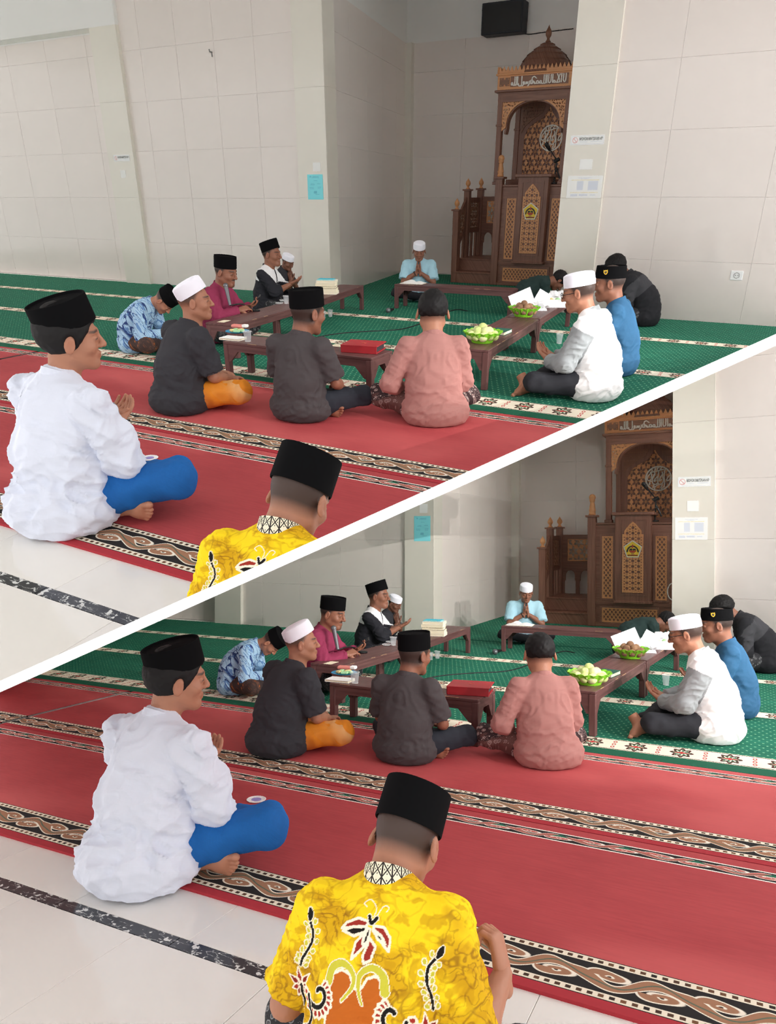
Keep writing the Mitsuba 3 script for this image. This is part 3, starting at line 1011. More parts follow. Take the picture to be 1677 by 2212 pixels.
def body_mesh(fig, skin, head, hands=("L", "R"), feet=("L", "R"), foot_dir=None, hq=True):
    """Head, neck, trunk, limbs, hands and feet as one mesh, with the colour of each vertex."""
    parts, cols = [], []
    y = fig.Rc @ np.array([0, 1.0, 0])

    def core(p):
        d = sd_cone(p, fig.pel, fig.waist, 0.13, 0.12, ((0, 1, 0), 1.2))
        d = smin(d, sd_cone(p, fig.waist, fig.chest, 0.12, 0.125, (y, 1.5)), 0.05)
        d = smin(d, sd_cone(p, fig.chest, fig.neck, 0.10, 0.05), 0.05)
        d = smin(d, sd_cone(p, fig.neck - (fig.head - fig.neck) * 0.2, fig.head - fig.Rh @ [0, 0.02, 0.04], 0.054, 0.05), 0.03)
        d = smin(d, sd_cone(p, fig.sho["L"], fig.sho["R"], 0.045, 0.045), 0.04)
        for k in ("L", "R"):
            a = fig.arm[k]
            d = smin(d, smin(sd_cone(p, fig.sho[k], a["elbow"], 0.050, 0.040), smin(sd_cone(p, a["elbow"], a["elbow"] + (a["wrist"] - a["elbow"]) * 0.35, 0.039, 0.041), sd_cone(p, a["elbow"] + (a["wrist"] - a["elbow"]) * 0.35, a["wrist"], 0.041, 0.0265), 0.02), 0.015), 0.02)
            d = smin(d, sd_cone(p, fig.hip[k], fig.knee[k], 0.075, 0.048), 0.02)
            d = smin(d, sd_cone(p, fig.knee[k], fig.ankle[k], 0.048, 0.034), 0.02)
        return d

    pts = [fig.pel, fig.neck, fig.head] + [fig.arm[k][j] for k in "LR" for j in ("elbow", "wrist")] + list(fig.knee.values()) + list(fig.ankle.values()) + list(fig.sho.values())
    lo, hi = bounds(pts, 0.14)
    lo[2] = max(lo[2], -0.03)
    m = nets(core, lo, hi, 0.0125)
    parts.append(m); cols.append(np.tile(skin, (len(m.vertices), 1)))
    hm = head_mesh(head.get("fat", 0.0), 0.0046 if hq else 0.006)
    c = head_color(np.array(hm.vertices), skin, **{k: v for k, v in head.items() if k != "fat"})
    parts.append(moved(hm, fig.Rh, fig.head, fig.hs)); cols.append(c)
    for k in hands:
        a = fig.arm[k]
        hmesh = hand_mesh(tuple(a["curl"]), a["thumb"], a.get("spread", 0.06), 0.0036 if hq else 0.0045)
        if k == "L":
            hmesh.vertices = hmesh.vertices * [-1, 1, 1]; hmesh.invert()
        R = frame(a["dir"], -np.asarray(a["palm"], float))
        parts.append(moved(hmesh, R, a["wrist"]))
        hv = np.array(hmesh.vertices)
        nail = np.clip((hv[:, 1] - 0.12) / 0.05, 0, 1)[:, None] * 0.08
        cols.append(np.clip(np.array(skin) * (1 + nail * [1.0, 0.6, 0.6]) * np.where(hv[:, 2:] < -0.006, 1.12, 1.0), 0, 1))
    for k in feet:
        fd = (foot_dir or {}).get(k, ((-1 if k == "R" else 1) * 0.9, 0.35, -0.1))
        sole = (foot_dir or {}).get(k + "s", (0, -0.8, -0.5))
        fm = foot_mesh()
        if k == "R":
            fm.vertices = fm.vertices * [-1, 1, 1]; fm.invert()
        R = frame(fd, -np.asarray(sole, float))
        parts.append(moved(fm, R, fig.ankle[k]))
        cols.append(np.tile(np.clip(np.array(skin) * 1.12, 0, 1), (len(fm.vertices), 1)))
    return cat(*parts), np.vstack(cols)


def collar_mesh(fig, r0=0.066, r1=0.062, hgt=0.035, back=0.012, flare=0.0):
    """A stand collar round the neck, open a little at the throat."""
    n, out = 48, []
    a = np.linspace(-np.pi / 2 + 0.25, 1.5 * np.pi - 0.25, n)
    rows = [(r0 + flare, -0.012), (r0, 0.0), (r1, hgt), (r1 - 0.003, hgt + 0.001), (r1 - 0.005, hgt * 0.9), (r0 - 0.006, -0.01)]
    # the collar stands higher behind
    v = np.vstack([np.stack([-r * np.cos(a), -r * 1.08 * np.sin(a), z + np.where(z > 0, 0.010, 0.016) * np.sin(a)], 1) for r, z in rows])
    f = []
    for i in range(len(rows) - 1):
        for j in range(n - 1):
            q = i * n + j
            f += [(q, q + n, q + 1), (q + 1, q + n, q + n + 1)]
    up_ = unit((fig.head - fig.Rh @ [0, 0.03, 0.06]) - fig.chest)
    R = frame(np.cross(up_, fig.Rc @ np.array([1.0, 0, 0])), up_)
    if (R[:, 1] @ (fig.Rc @ np.array([0, 1.0, 0]))) < 0:
        R = R @ np.diag([-1, -1, 1])
    m = trimesh.Trimesh(v, np.array(f), process=False)
    return moved(m, R, fig.neck + fig.Rc @ np.array([0, -back * 0.4, 0.004]))


def make_person(spec):
    """Every part of one seated person: (name, mesh, material, smooth, uv, colour, label)."""
    fig = Figure(**spec.get("pose", {}))
    skin = SKIN[spec.get("skin", "brown")]
    parts = []
    hd = dict(fade=0.85, eyes="open")
    hd.update(spec.get("head", {}))
    seed = spec.get("seed", 1)
    b, col = body_mesh(fig, skin, hd, spec.get("hands", ("L", "R")), spec.get("feet", ()), spec.get("foot_dir"), spec.get("hq", True))
    parts.append(("body", b, "mat_skin", True, None, col, None))
    sh = spec["shirt"]
    fn, ends = shirt_sdf(fig, sh.get("loose", 0.0), sh.get("sleeve", "short"), sh.get("hem", (0.215, 0.165, 0.11)), sh.get("hem_c", (0, -0.005, 0.085)), slv=sh.get("slv", 0.0))
    pts = [fig.pel + [0.23, 0.23, 0], fig.pel - [0.23, 0.26, 0.1], fig.neck + [0, 0, 0.06], *fig.sho.values(), *[fig.arm[k]["elbow"] for k in "LR"]] + [ends[k][0] for k in "LR"]
    lo, hi = bounds(pts, 0.11)
    lo[2] = 0.0
    m = nets(fn, lo, hi, sh.get("h", 0.010))
    m = grown(m, lambda v, n: folds(v, n, fig, sh.get("amp", 0.012), seed))
    if sh.get("fine"):
        for _ in range(sh["fine"]):
            qn = np.array(m.face_normals) @ fig.Rc
            idx = np.nonzero(qn[:, 1] < 0.3)[0] if sh["fine"] == 2 else None
            vv, ff = trimesh.remesh.subdivide(m.vertices, m.faces, idx)
            m = trimesh.Trimesh(vv, ff, process=False)
    v = np.array(m.vertices)
    q = (v - fig.pel) @ fig.Rc
    uv = np.stack([q[:, 0], q[:, 2]], 1)
    if sh.get("paint"):
        parts.append(("shirt", m, "mat_print", True, None, sh["paint"](q, v, fig, np.array(m.vertex_normals) @ fig.Rc), sh.get("label")))
    else:
        parts.append(("shirt", m, sh["mat"], True, uv, None, sh.get("label")))
    if sh.get("collar", True):
        cm = collar_mesh(fig, **sh.get("collar_kw", {}))
        cq = (np.array(cm.vertices) - fig.neck) @ fig.Rc
        parts.append(("collar", cm, sh.get("collar_mat", sh.get("mat")), True, np.stack([np.arctan2(cq[:, 0], -cq[:, 1]) * 0.065, cq[:, 2]], 1), None, sh.get("collar_label")))
    for k in sh.get("cuffs", ()):
        e, u = ends[k]
        L = [tube([e - u * 0.014, e - u * 0.004, e + u * 0.004], [sh.get("cuff_r", 0.067)] * 3, 24)]
        parts.append(("cuff", L[0], sh.get("cuff_mat", sh.get("mat")), 40, None, None, None))
    lg = spec["legs"]
    fn = legs_sdf(fig, lg.get("r", 0.0), lg.get("sarong", False))
    lo, hi = bounds([fig.pel + [0.2, 0, 0.05], fig.pel - [0.2, 0.17, 0.1], *fig.knee.values(), *fig.ankle.values()], 0.12)
    lo[2] = 0.0
    m = nets(fn, lo, hi, lg.get("h", 0.012))
    ax = [14, 5, 9]
    m = grown(m, lambda v, n: lg.get("amp", 0.016) * (1.0 * (meshkit.noise(v @ rotz(40).T * [26, 6, 10], seed + 7) - 0.5) + 1.0 * (meshkit.noise(v @ rotz(-40).T * [26, 6, 10], seed + 8) - 0.5) + (meshkit.fbm(v * 12, 2, seed + 9) - 0.5)))
    v = np.array(m.vertices)
    parts.append((lg.get("name", "trousers"), m, lg["mat"], True, np.stack([v[:, 0] + 0.3 * v[:, 2], v[:, 1] + v[:, 2]], 1), None, None))
    if spec.get("hair"):
        hm = hair_mesh(**spec["hair"][1])
        parts.append(("hair", moved(hm, fig.Rh, fig.head, fig.hs), spec["hair"][0], True, None, None, None))
    if spec.get("cap"):
        kind, kw, tilt, cm = spec["cap"]
        m = {"songkok": songkok, "kopiah": kopiah}[kind](**kw)
        R = rotx(-tilt[0]) @ roty(tilt[1])
        c = np.array([0, -0.012, 0.06])
        m.vertices = (m.vertices - c) @ R.T + c
        parts.append(("cap", moved(m, fig.Rh, fig.head, fig.hs), cm, 35, None, None, None))
    for x in spec.get("extra", ()):
        parts += x(fig)
    return fig, parts


def place_person(hall, fig, spec):
    """Location and scale that put the head on its pixel and the seat on its row."""
    yaw = spec["yaw"]
    R = rotz(yaw)

    def loc(s):
        hv = R @ (fig.head * s)
        q = hall.floor(*spec["head_px"], hv[2] + 0.012)
        return np.array([q[0] - hv[0], q[1] - hv[1], 0.012])

    s = spec.get("scale")
    if s is None:
        lo, hi = 0.75, 1.3
        for _ in range(30):
            s = 0.5 * (lo + hi)
            lo, hi = (s, hi) if hall.proj(loc(s) + [0, 0, 0])[1] < spec["base_y"] else (lo, s)
    if hall is UP: s *= spec.get("up", 1.0)
    return loc(s), s, R


def add_person(hall, spec, cache={}):
    if spec["id"] not in cache:
        cache[spec["id"]] = make_person(spec)
    fig, parts = cache[spec["id"]]
    loc, s, R = place_person(hall, fig, spec)
    key = thing("person", spec["label"] + ", " + hall.where, "person", None)
    PLACED[(hall.name, spec["id"])] = (loc, s, R, fig, key)
    holders = {}
    for name, m, bsdf, smooth, uv, col, lab in parts:
        par = key
        if "/" in name:
            a, name = name.split("/")
            par = holders.get(a, key)
        k = put(hall, name, moved(m, R, loc, s), bsdf, par, smooth, uv, col, lab)
        if k: holders.setdefault(name, k)


PLACED = {}
# ------------------------------------------------------------------ the people of the picture
def cloth(name, c, var=0.06, rough=0.85, f=60, **kw):
    c = np.array(srgb(*c))
    lo, hi = (c * (1 - var)).tolist(), np.clip(c * (1 + var), 0, 0.95).tolist()

    def fn(p, n, uv):
        t = 0.5 * fbm(uv.x * 7, uv.y * 7, octaves=2) + 0.25 * noise(uv.x * 700, uv.y * 40) + 0.25 * noise(uv.x * 40, uv.y * 700)
        return mix(lo, hi, t)

    return mat(name, proc(fn), rough, **kw)


def floral(name, ground, spots, f=22):
    def fn(p, n, uv):
        d1, d2, w = voronoi(uv.x * f, uv.y * f)
        ring = smoothstep(0.10, 0.05, dr.abs(d1 - 0.26)) * dr.select(w > 0.45, 1.0, 0.0)
        core = smoothstep(0.14, 0.08, d1)
        dots = smoothstep(0.3, 0.2, voronoi(uv.x * f * 4, uv.y * f * 4)[0]) * smoothstep(0.45, 0.55, fbm(uv.x * 12, uv.y * 12, octaves=2))
        c = mix(ground, spots[0], dr.clip(ring + 0.7 * dots, 0, 1))
        c = mix(c, spots[1], core)
        return mix(c, spots[2], smoothstep(0.5, 0.62, fbm(uv.x * 9 + 3, uv.y * 9, octaves=3)) * 0.75 * (1 - ring))

    return mat(name, proc(fn), 0.85)


cloth("mat_white_shirt", (208, 213, 226), 0.03)
cloth("mat_blue_sarong", (6, 88, 158), 0.15)
cloth("mat_black_shirt", (46, 46, 52), 0.12)
cloth("mat_dark_grey_shirt", (66, 60, 62), 0.1)
cloth("mat_pink_shirt", (164, 114, 108), 0.06)
cloth("mat_grey_sleeve", (150, 155, 158), 0.05)
cloth("mat_blue_shirt", (38, 86, 122), 0.10)
cloth("mat_black_jacket", (38, 38, 42), 0.12)
cloth("mat_dark_green", (26, 48, 46), 0.12)
cloth("mat_light_blue", (170, 212, 228), 0.04)
cloth("mat_maroon", (138, 42, 76), 0.08)
cloth("mat_black_trousers", (30, 31, 38), 0.15)
cloth("mat_navy_trousers", (34, 38, 48), 0.15)
floral("mat_dark_floral", srgb(52, 34, 36), (srgb(150, 126, 122), srgb(205, 190, 185), srgb(110, 72, 66)))
floral("mat_black_batik", srgb(30, 30, 33), (srgb(120, 120, 122), srgb(80, 80, 84), srgb(44, 44, 48)), 30)
floral("mat_brown_batik", srgb(62, 44, 40), (srgb(92, 60, 46), srgb(176, 92, 40), srgb(46, 34, 34)), 12)


def orange_fn(p, n, uv):
    g = smoothstep(0.52, 0.6, fbm(uv.x * 14, uv.y * 14, octaves=3)) * smoothstep(0.35, 0.6, fbm(uv.x * 3 + 7, uv.y * 3, octaves=2))
    base = mix(srgb(214, 128, 22), srgb(184, 98, 40), smoothstep(0.45, 0.6, fbm(uv.x * 3, uv.y * 3 + 4, octaves=2)))
    return mix(base, srgb(222, 176, 120), g * 0.7)


mat("mat_orange_sarong", proc(orange_fn), 0.8)


def blue_batik_fn(p, n, uv):
    x, y = uv.x * 26, uv.y * 26
    wx, wy = fbm(x * 0.5, y * 0.5, octaves=2) * 3, fbm(x * 0.5 + 9, y * 0.5 + 5, octaves=2) * 3
    a = dr.abs(noise(x + wx, y + wy) - 0.5)
    b = dr.abs(noise(x * 1.7 + wy, y * 1.7 - wx) - 0.5)
    return mix(mix(srgb(164, 200, 226), srgb(34, 60, 116), smoothstep(0.10, 0.04, a)), srgb(70, 116, 176), smoothstep(0.09, 0.04, b) * 0.8)


mat("mat_blue_batik", proc(blue_batik_fn), 0.8)


def collar_batik_fn(p, n, uv):
    x, y = uv.x / 0.024, uv.y / 0.034
    fx = x - dr.floor(x)
    fy = y - dr.floor(y)
    d = dr.minimum(dr.abs(fx - fy), dr.abs(fx + fy - 1))
    d = dr.minimum(d, dr.minimum(fx, 1 - fx) * 0.9)
    dot = smoothstep(0.07, 0.04, dr.sqrt(dr.square(dr.abs(fx - 0.5) - 0.28) + dr.square(fy - 0.5)))
    dot2 = smoothstep(0.07, 0.04, dr.sqrt(dr.square(fx - 0.5) + dr.square(dr.abs(fy - 0.5) - 0.28)))
    return mix(srgb(232, 222, 196), srgb(36, 30, 26), dr.minimum(smoothstep(0.09, 0.05, d) + dot + dot2, 1.0))


mat("mat_collar_batik", proc(collar_batik_fn), 0.8)


def dist_poly(x, z, pts, taper=None):
    """Distance of points to a polyline given as [(x, z), ...]; and the fraction along it."""
    best, frac = np.full(len(x), 1e9), np.zeros(len(x))
    p = np.asarray(pts, float)
    for i in range(len(p) - 1):
        a, b = p[i], p[i + 1]
        ab = b - a
        t = np.clip(((x - a[0]) * ab[0] + (z - a[1]) * ab[1]) / max(ab @ ab, 1e-12), 0, 1)
        d = np.hypot(x - a[0] - t * ab[0], z - a[1] - t * ab[1])
        m = d < best
        best[m] = d[m]
        frac[m] = (i + t[m]) / (len(p) - 1)
    return best, frac


def paint_yellow(q, v, fig, n):
    """The yellow batik: marbled ground; on the back a butterfly, two plumes, curled flowers and a brown heart."""
    Y, dk, br = np.array(srgb(238, 205, 26)), np.array(srgb(196, 146, 14)), np.array(srgb(140, 94, 16))
    w = meshkit.fbm(q * 14, 3, 1)[:, None] * 2.5
    a = np.abs(meshkit.noise(q * 34 + w, 3) - 0.5)
    b = np.abs(meshkit.noise(q * 60 + w * 1.5, 4) - 0.5)
    patch = np.clip((meshkit.fbm(q * 9, 3, 6) - 0.46) / 0.12, 0, 1)
    c = np.tile(Y, (len(q), 1))
    st = lambda a_, b_, x_: np.clip((x_ - a_) / (b_ - a_), 0, 1)  # noqa: E731

    def blend(col, t):
        nonlocal c
        c = c + (np.asarray(col) - c) * np.clip(t, 0, 1)[:, None]

    blend(dk, 0.75 * patch)
    blend(br, 0.75 * st(0.06, 0.02, a) * (0.3 + 0.7 * patch))
    m2 = np.clip((meshkit.fbm(q * 42 + w, 3, 9) - 0.53) / 0.08, 0, 1)
    blend(dk * 0.9, 0.6 * m2)
    blend(br, 0.7 * st(0.05, 0.015, b) * patch)
    back = (n[:, 1] < 0.15)
    X = q[:, 0] / 0.00042 + 640
    Z = 1000 - (q[:, 2] - 0.425) / 0.00044
    white, black, red, olive, brown = map(np.array, (srgb(238, 228, 205), srgb(22, 20, 18), srgb(150, 46, 36), srgb(196, 190, 60), srgb(186, 96, 28)))

    def fill(pts, col, edge=white, ew=7):
        poly = sg.Polygon(pts)
        x0, z0, x1, z1 = poly.bounds
        m = np.nonzero(back & (X > x0 - 20) & (X < x1 + 20) & (Z > z0 - 20) & (Z < z1 + 20))[0]
        if not len(m): return
        d = shapely.distance(shapely.points(X[m], Z[m]), poly.exterior)
        ins = shapely.contains_xy(poly, X[m], Z[m])
        c[m[ins]] = col
        if edge is not None:
            c[m[d < ew]] = edge

    def line(pts, wd, col, edge=None, ew=5):
        p = spline(pts, 8)
        x0, z0 = p.min(0) - 40; x1, z1 = p.max(0) + 40
        m = np.nonzero(back & (X > x0) & (X < x1) & (Z > z0) & (Z < z1))[0]
        if not len(m): return
        d, fr = dist_poly(X[m], Z[m], p)
        if callable(wd): wd = wd(fr)
        if edge is not None:
            c[m[d < wd + ew]] = edge
        c[m[d < wd]] = col

    # brown heart with olive bands
    fill([(400, 1480), (400, 1260), (430, 1190), (480, 1165), (530, 1180), (560, 1240), (600, 1240), (630, 1190), (680, 1170), (725, 1200), (735, 1300), (690, 1400), (690, 1480)], brown)
    line([(400, 1230), (420, 1165), (480, 1135), (545, 1170), (550, 1235), (490, 1310)], lambda f: 24 * (1 - f * 0.75), olive, white)
    line([(735, 1240), (720, 1165), (655, 1135), (590, 1175), (585, 1240), (612, 1310)], lambda f: 24 * (1 - f * 0.75), olive, white)
    # butterfly
    fill([(610, 925), (540, 915), (470, 945), (445, 975), (500, 965), (590, 950)], red)
    fill([(600, 950), (520, 958), (455, 985), (530, 1000), (590, 975)], black)
    fill([(585, 985), (545, 1030), (528, 1110), (560, 1080), (600, 1040)], red)
    fill([(640, 940), (700, 945), (740, 990), (740, 1050), (690, 1010), (640, 965)], red)
    fill([(645, 960), (690, 985), (715, 1020), (670, 1000)], black)
    fill([(625, 1000), (665, 1035), (645, 1100), (605, 1120), (595, 1085), (615, 1040)], red)
    fill([(605, 955), (622, 960), (618, 1010), (595, 1045), (588, 1020)], black)
    line([(605, 900), (622, 930), (650, 905)], 9, black, white)
    line([(630, 900), (640, 860), (600, 820), (562, 840), (580, 855)], 3, white)
    line([(650, 890), (680, 845), (710, 850), (700, 870)], 3, white)
    # plumes
    for stem, fl, tip in (([(232, 960), (250, 1030), (235, 1100), (195, 1160), (180, 1200)], (182, 1305), (232, 905)), ([(1000, 1060), (955, 1110), (950, 1180), (975, 1240), (990, 1300)], (962, 1410), (1030, 1010))):
        line(stem, 8, black, white)
        t = np.array(tip); s0 = np.array(stem[0])
        line([t, 0.5 * (t + s0) + [3, 0], s0], lambda f: 4 + 13 * np.sin(np.pi * np.clip(f * 0.8 + 0.1, 0, 1)), black, white)
        p = spline(stem, 5)
        for i in range(2, len(p), 3):
            tg = p[min(i + 1, len(p) - 1)] - p[i - 1]
            nn = np.array([-tg[1], tg[0]]); nn = nn / (np.linalg.norm(nn) + 1e-9)
            for s_ in (-1, 1):
                e = p[i] + nn * s_ * 46 - tg / (np.linalg.norm(tg) + 1e-9) * 22
                ell = [p[i] + nn * s_ * 14 + (e - p[i] - nn * s_ * 14) * u + np.array([-(e - p[i])[1], (e - p[i])[0]]) / 50 * w_ for u, w_ in ((0, 0), (0.4, 13), (0.8, 12), (1, 0), (0.8, -12), (0.4, -13))]
                fill(ell, olive, white, 3)
        for ang in range(0, 360, 52):
            d_ = np.array([math.cos(math.radians(ang)), math.sin(math.radians(ang))]); n_ = np.array([-d_[1], d_[0]])
            L = 92 if 200 < ang < 340 else 62
            f0 = np.array(fl)
            fill([f0 + d_ * 8, f0 + d_ * L * 0.45 + n_ * 17, f0 + d_ * L, f0 + d_ * L * 0.45 - n_ * 17], red if ang % 104 else red * 0.7, white, 4)
        line([fl, (fl[0] + 15, fl[1] + 80), (fl[0] + 30, fl[1] + 200)], 7, black, white)
    # curled flowers
    for cx, cz, s_ in ((335, 1310, 1), (780, 1345, -1)):
        th = np.linspace(0, 1, 30)
        sp = [(cx + s_ * (18 + 60 * u) * math.cos(-2.2 + 5.2 * u), cz + (18 + 60 * u) * math.sin(-2.2 + 5.2 * u) + 60 * max(0, u - 0.8)) for u in th]
        for u in np.linspace(0.25, 1, 13):
            a_ = -2.2 + 5.2 * u
            r = 18 + 60 * u
            f0 = np.array([cx + s_ * (r + 8) * math.cos(a_), cz + (r + 8) * math.sin(a_)])
            d_ = np.array([s_ * math.cos(a_), math.sin(a_)]); n_ = np.array([-d_[1], d_[0]])
            fill([f0 - n_ * 12, f0 + d_ * 30 - n_ * 20, f0 + d_ * 46, f0 + d_ * 30 + n_ * 20, f0 + n_ * 12], red * 1.15, white, 6)
        line(sp, 11, black, white, 6)
        line([sp[-1], (cx - s_ * 40, cz + 140), (cx - s_ * 110, cz + 190)], 9, black, white)
    return np.clip(c, 0, 1)


def paint_yoke(q, v, fig, n):
    w = np.array(srgb(232, 232, 234)); k = np.array(srgb(40, 40, 46))
    arm = np.abs(q[:, 0]) > 0.185 + 0.25 * np.clip(q[:, 2] - 0.33, 0, 1)
    c = np.where(((q[:, 2] > 0.315) & ~arm)[:, None], w, k)
    return np.where(((np.abs(q[:, 0]) < 0.018) & (q[:, 1] > 0) & (q[:, 2] > 0.30))[:, None], k, c)


def paint_vest(q, v, fig, n):
    w = np.array(srgb(246, 246, 247)); g = np.array(srgb(150, 155, 158))
    d = np.full(len(v), 9.0)
    for k in "LR":
        a = fig.arm[k]
        u = unit(a["elbow"] - fig.sho[k])
        up_ = sd_cone(v, fig.sho[k], a["elbow"], 0.0, 0.0)
        up_ = np.where(((v - fig.sho[k]) @ u > 0.03) & (np.abs(q[:, 0]) > 0.135), up_, 9.0)
        d = np.minimum(d, np.minimum(up_, sd_cone(v, a["elbow"], a["wrist"], 0.0, 0.0)))
    return np.where((d < 0.092)[:, None], g, w)


def paint_jacket(q, v, fig, n):
    k = np.array(srgb(40, 40, 44)); g = np.array(srgb(66, 66, 70))
    return np.where(((q[:, 2] > 0.20) & (q[:, 2] < 0.36) & (n[:, 1] < 0.1))[:, None], g, k)


def emblem(fig):
    """The gold shield on the front of the dark cap."""
    s = sg.Polygon([(-0.016, 0.018), (-0.006, 0.014), (0, 0.019), (0.006, 0.014), (0.016, 0.018), (0.017, -0.002), (0.010, -0.014), (0, -0.020), (-0.010, -0.014), (-0.017, -0.002)])
    m = extrude(s, 0.003)
    c = extrude(s.buffer(-0.007), 0.0042)
    R = fig.Rh @ rotz(90)
    at = fig.head + fig.Rh @ (np.array([-0.079, 0.02, 0.082]) * fig.hs)
    return [("cap/emblem", moved(m, R @ rotz(180), at), "mat_gold_badge", 30, None, None, "gold shield badge"), ("cap/emblem_centre", moved(c, R @ rotz(180), at), "mat_dark_badge", 30, None, None, None)]


mat("mat_gold_badge", srgb(206, 160, 40), 0.4)
mat("mat_dark_badge", srgb(70, 58, 30), 0.5)
mat("mat_frames", srgb(24, 20, 20), 0.3)
mat("mat_strap", srgb(24, 24, 26), 0.5)
mat("mat_script", srgb(214, 214, 216), 0.8)
scene["mat_lens"] = {"type": "thindielectric"}


def glasses(fig):
    out = []
    m = []
    for s_ in (-1, 1):
        th = np.linspace(0, 2 * np.pi, 25)
        m.append(tube(np.stack([s_ * 0.034 + 0.025 * np.cos(th), np.full(25, 0.103), 0.002 + 0.019 * np.sin(th)], 1), 0.0020, 6))
        m.append(tube([(s_ * 0.058, 0.102, 0.006), (s_ * 0.078, 0.085, 0.008), (s_ * 0.084, 0.0, 0.006), (s_ * 0.083, -0.012, -0.008)], 0.0022, 6))
    m.append(tube([(-0.010, 0.104, 0.004), (0, 0.108, 0.006), (0.010, 0.104, 0.004)], 0.002, 6))
    return [("glasses", moved(cat(*m), fig.Rh, fig.head, fig.hs), "mat_frames", 30, None, None, "dark framed glasses")]


def watch(side):
    def fn(fig):
        a = fig.arm[side]
        u = unit(a["wrist"] - a["elbow"])
        c = a["wrist"] - u * 0.025
        n = 20
        th = np.linspace(0, 2 * np.pi, n + 1)
        R = frame(u, a["palm"])
        ring = np.array([c + R @ [0.034 * math.cos(t), 0, 0.029 * math.sin(t)] for t in th])
        face = moved(lathe([(0, 0), (0.016, 0), (0.017, 0.004), (0.015, 0.007), (0, 0.007)], 20), frame(np.cross(R[:, 2], u), -R[:, 2]) if False else np.stack([R[:, 0], R[:, 1], R[:, 2]], 1) @ rotx(180), c + R @ [0, 0, -0.028])
        return [("watch", cat(tube(ring, 0.0055, 8), face), "mat_strap", 30, None, None, "dark wristwatch")]

    return fn


def back_script(fig):
    """Illegible white script across the back of the jacket."""
    m = []
    rng = random.Random(5)
    x = -0.15
    pts = []
    while x < 0.15:
        pts.append((x, 0.30 + rng.uniform(-0.016, 0.026)))
        x += rng.uniform(0.008, 0.014)
    p = spline(pts, 4)
    out = []
    for a, z in p:
        y = -0.135 * math.sqrt(max(0.05, 1 - (a / 0.23) ** 2))
        out.append(fig.pel + fig.Rc @ [a, y - 0.012, z])
    return [("shirt/lettering", tube(out, 0.004, 6), "mat_script", True, None, None, "white script lettering")]


def cup_hands(y=0.29, z=0.36, w=0.065, elbow=-0.05, tilt=0.35):
    o = {}
    for k, s in (("L", -1), ("R", 1)):
        o[k] = dict(wrist=(s * w, y, z), dir=(-s * 0.22, 0.75, tilt), palm=(-s * 0.25, -tilt, 0.9), curl=(0.22, 0.24, 0.26, 0.28), thumb=0.05, hint=(s * 0.5, elbow, 0.10))
    return o


def pray_hands(y=0.20, z=0.44, lean_=0.2):
    o = {}
    for k, s in (("L", -1), ("R", 1)):
        o[k] = dict(wrist=(s * 0.028, y, z), dir=(-s * 0.02, -lean_, 1.0), palm=(-s, 0, 0), curl=(0.10, 0.10, 0.10, 0.12), thumb=0.0, spread=0.02, hint=(s * 0.6, 0.15, 0.0))
    return o


def rest_hands(**kw):
    return kw


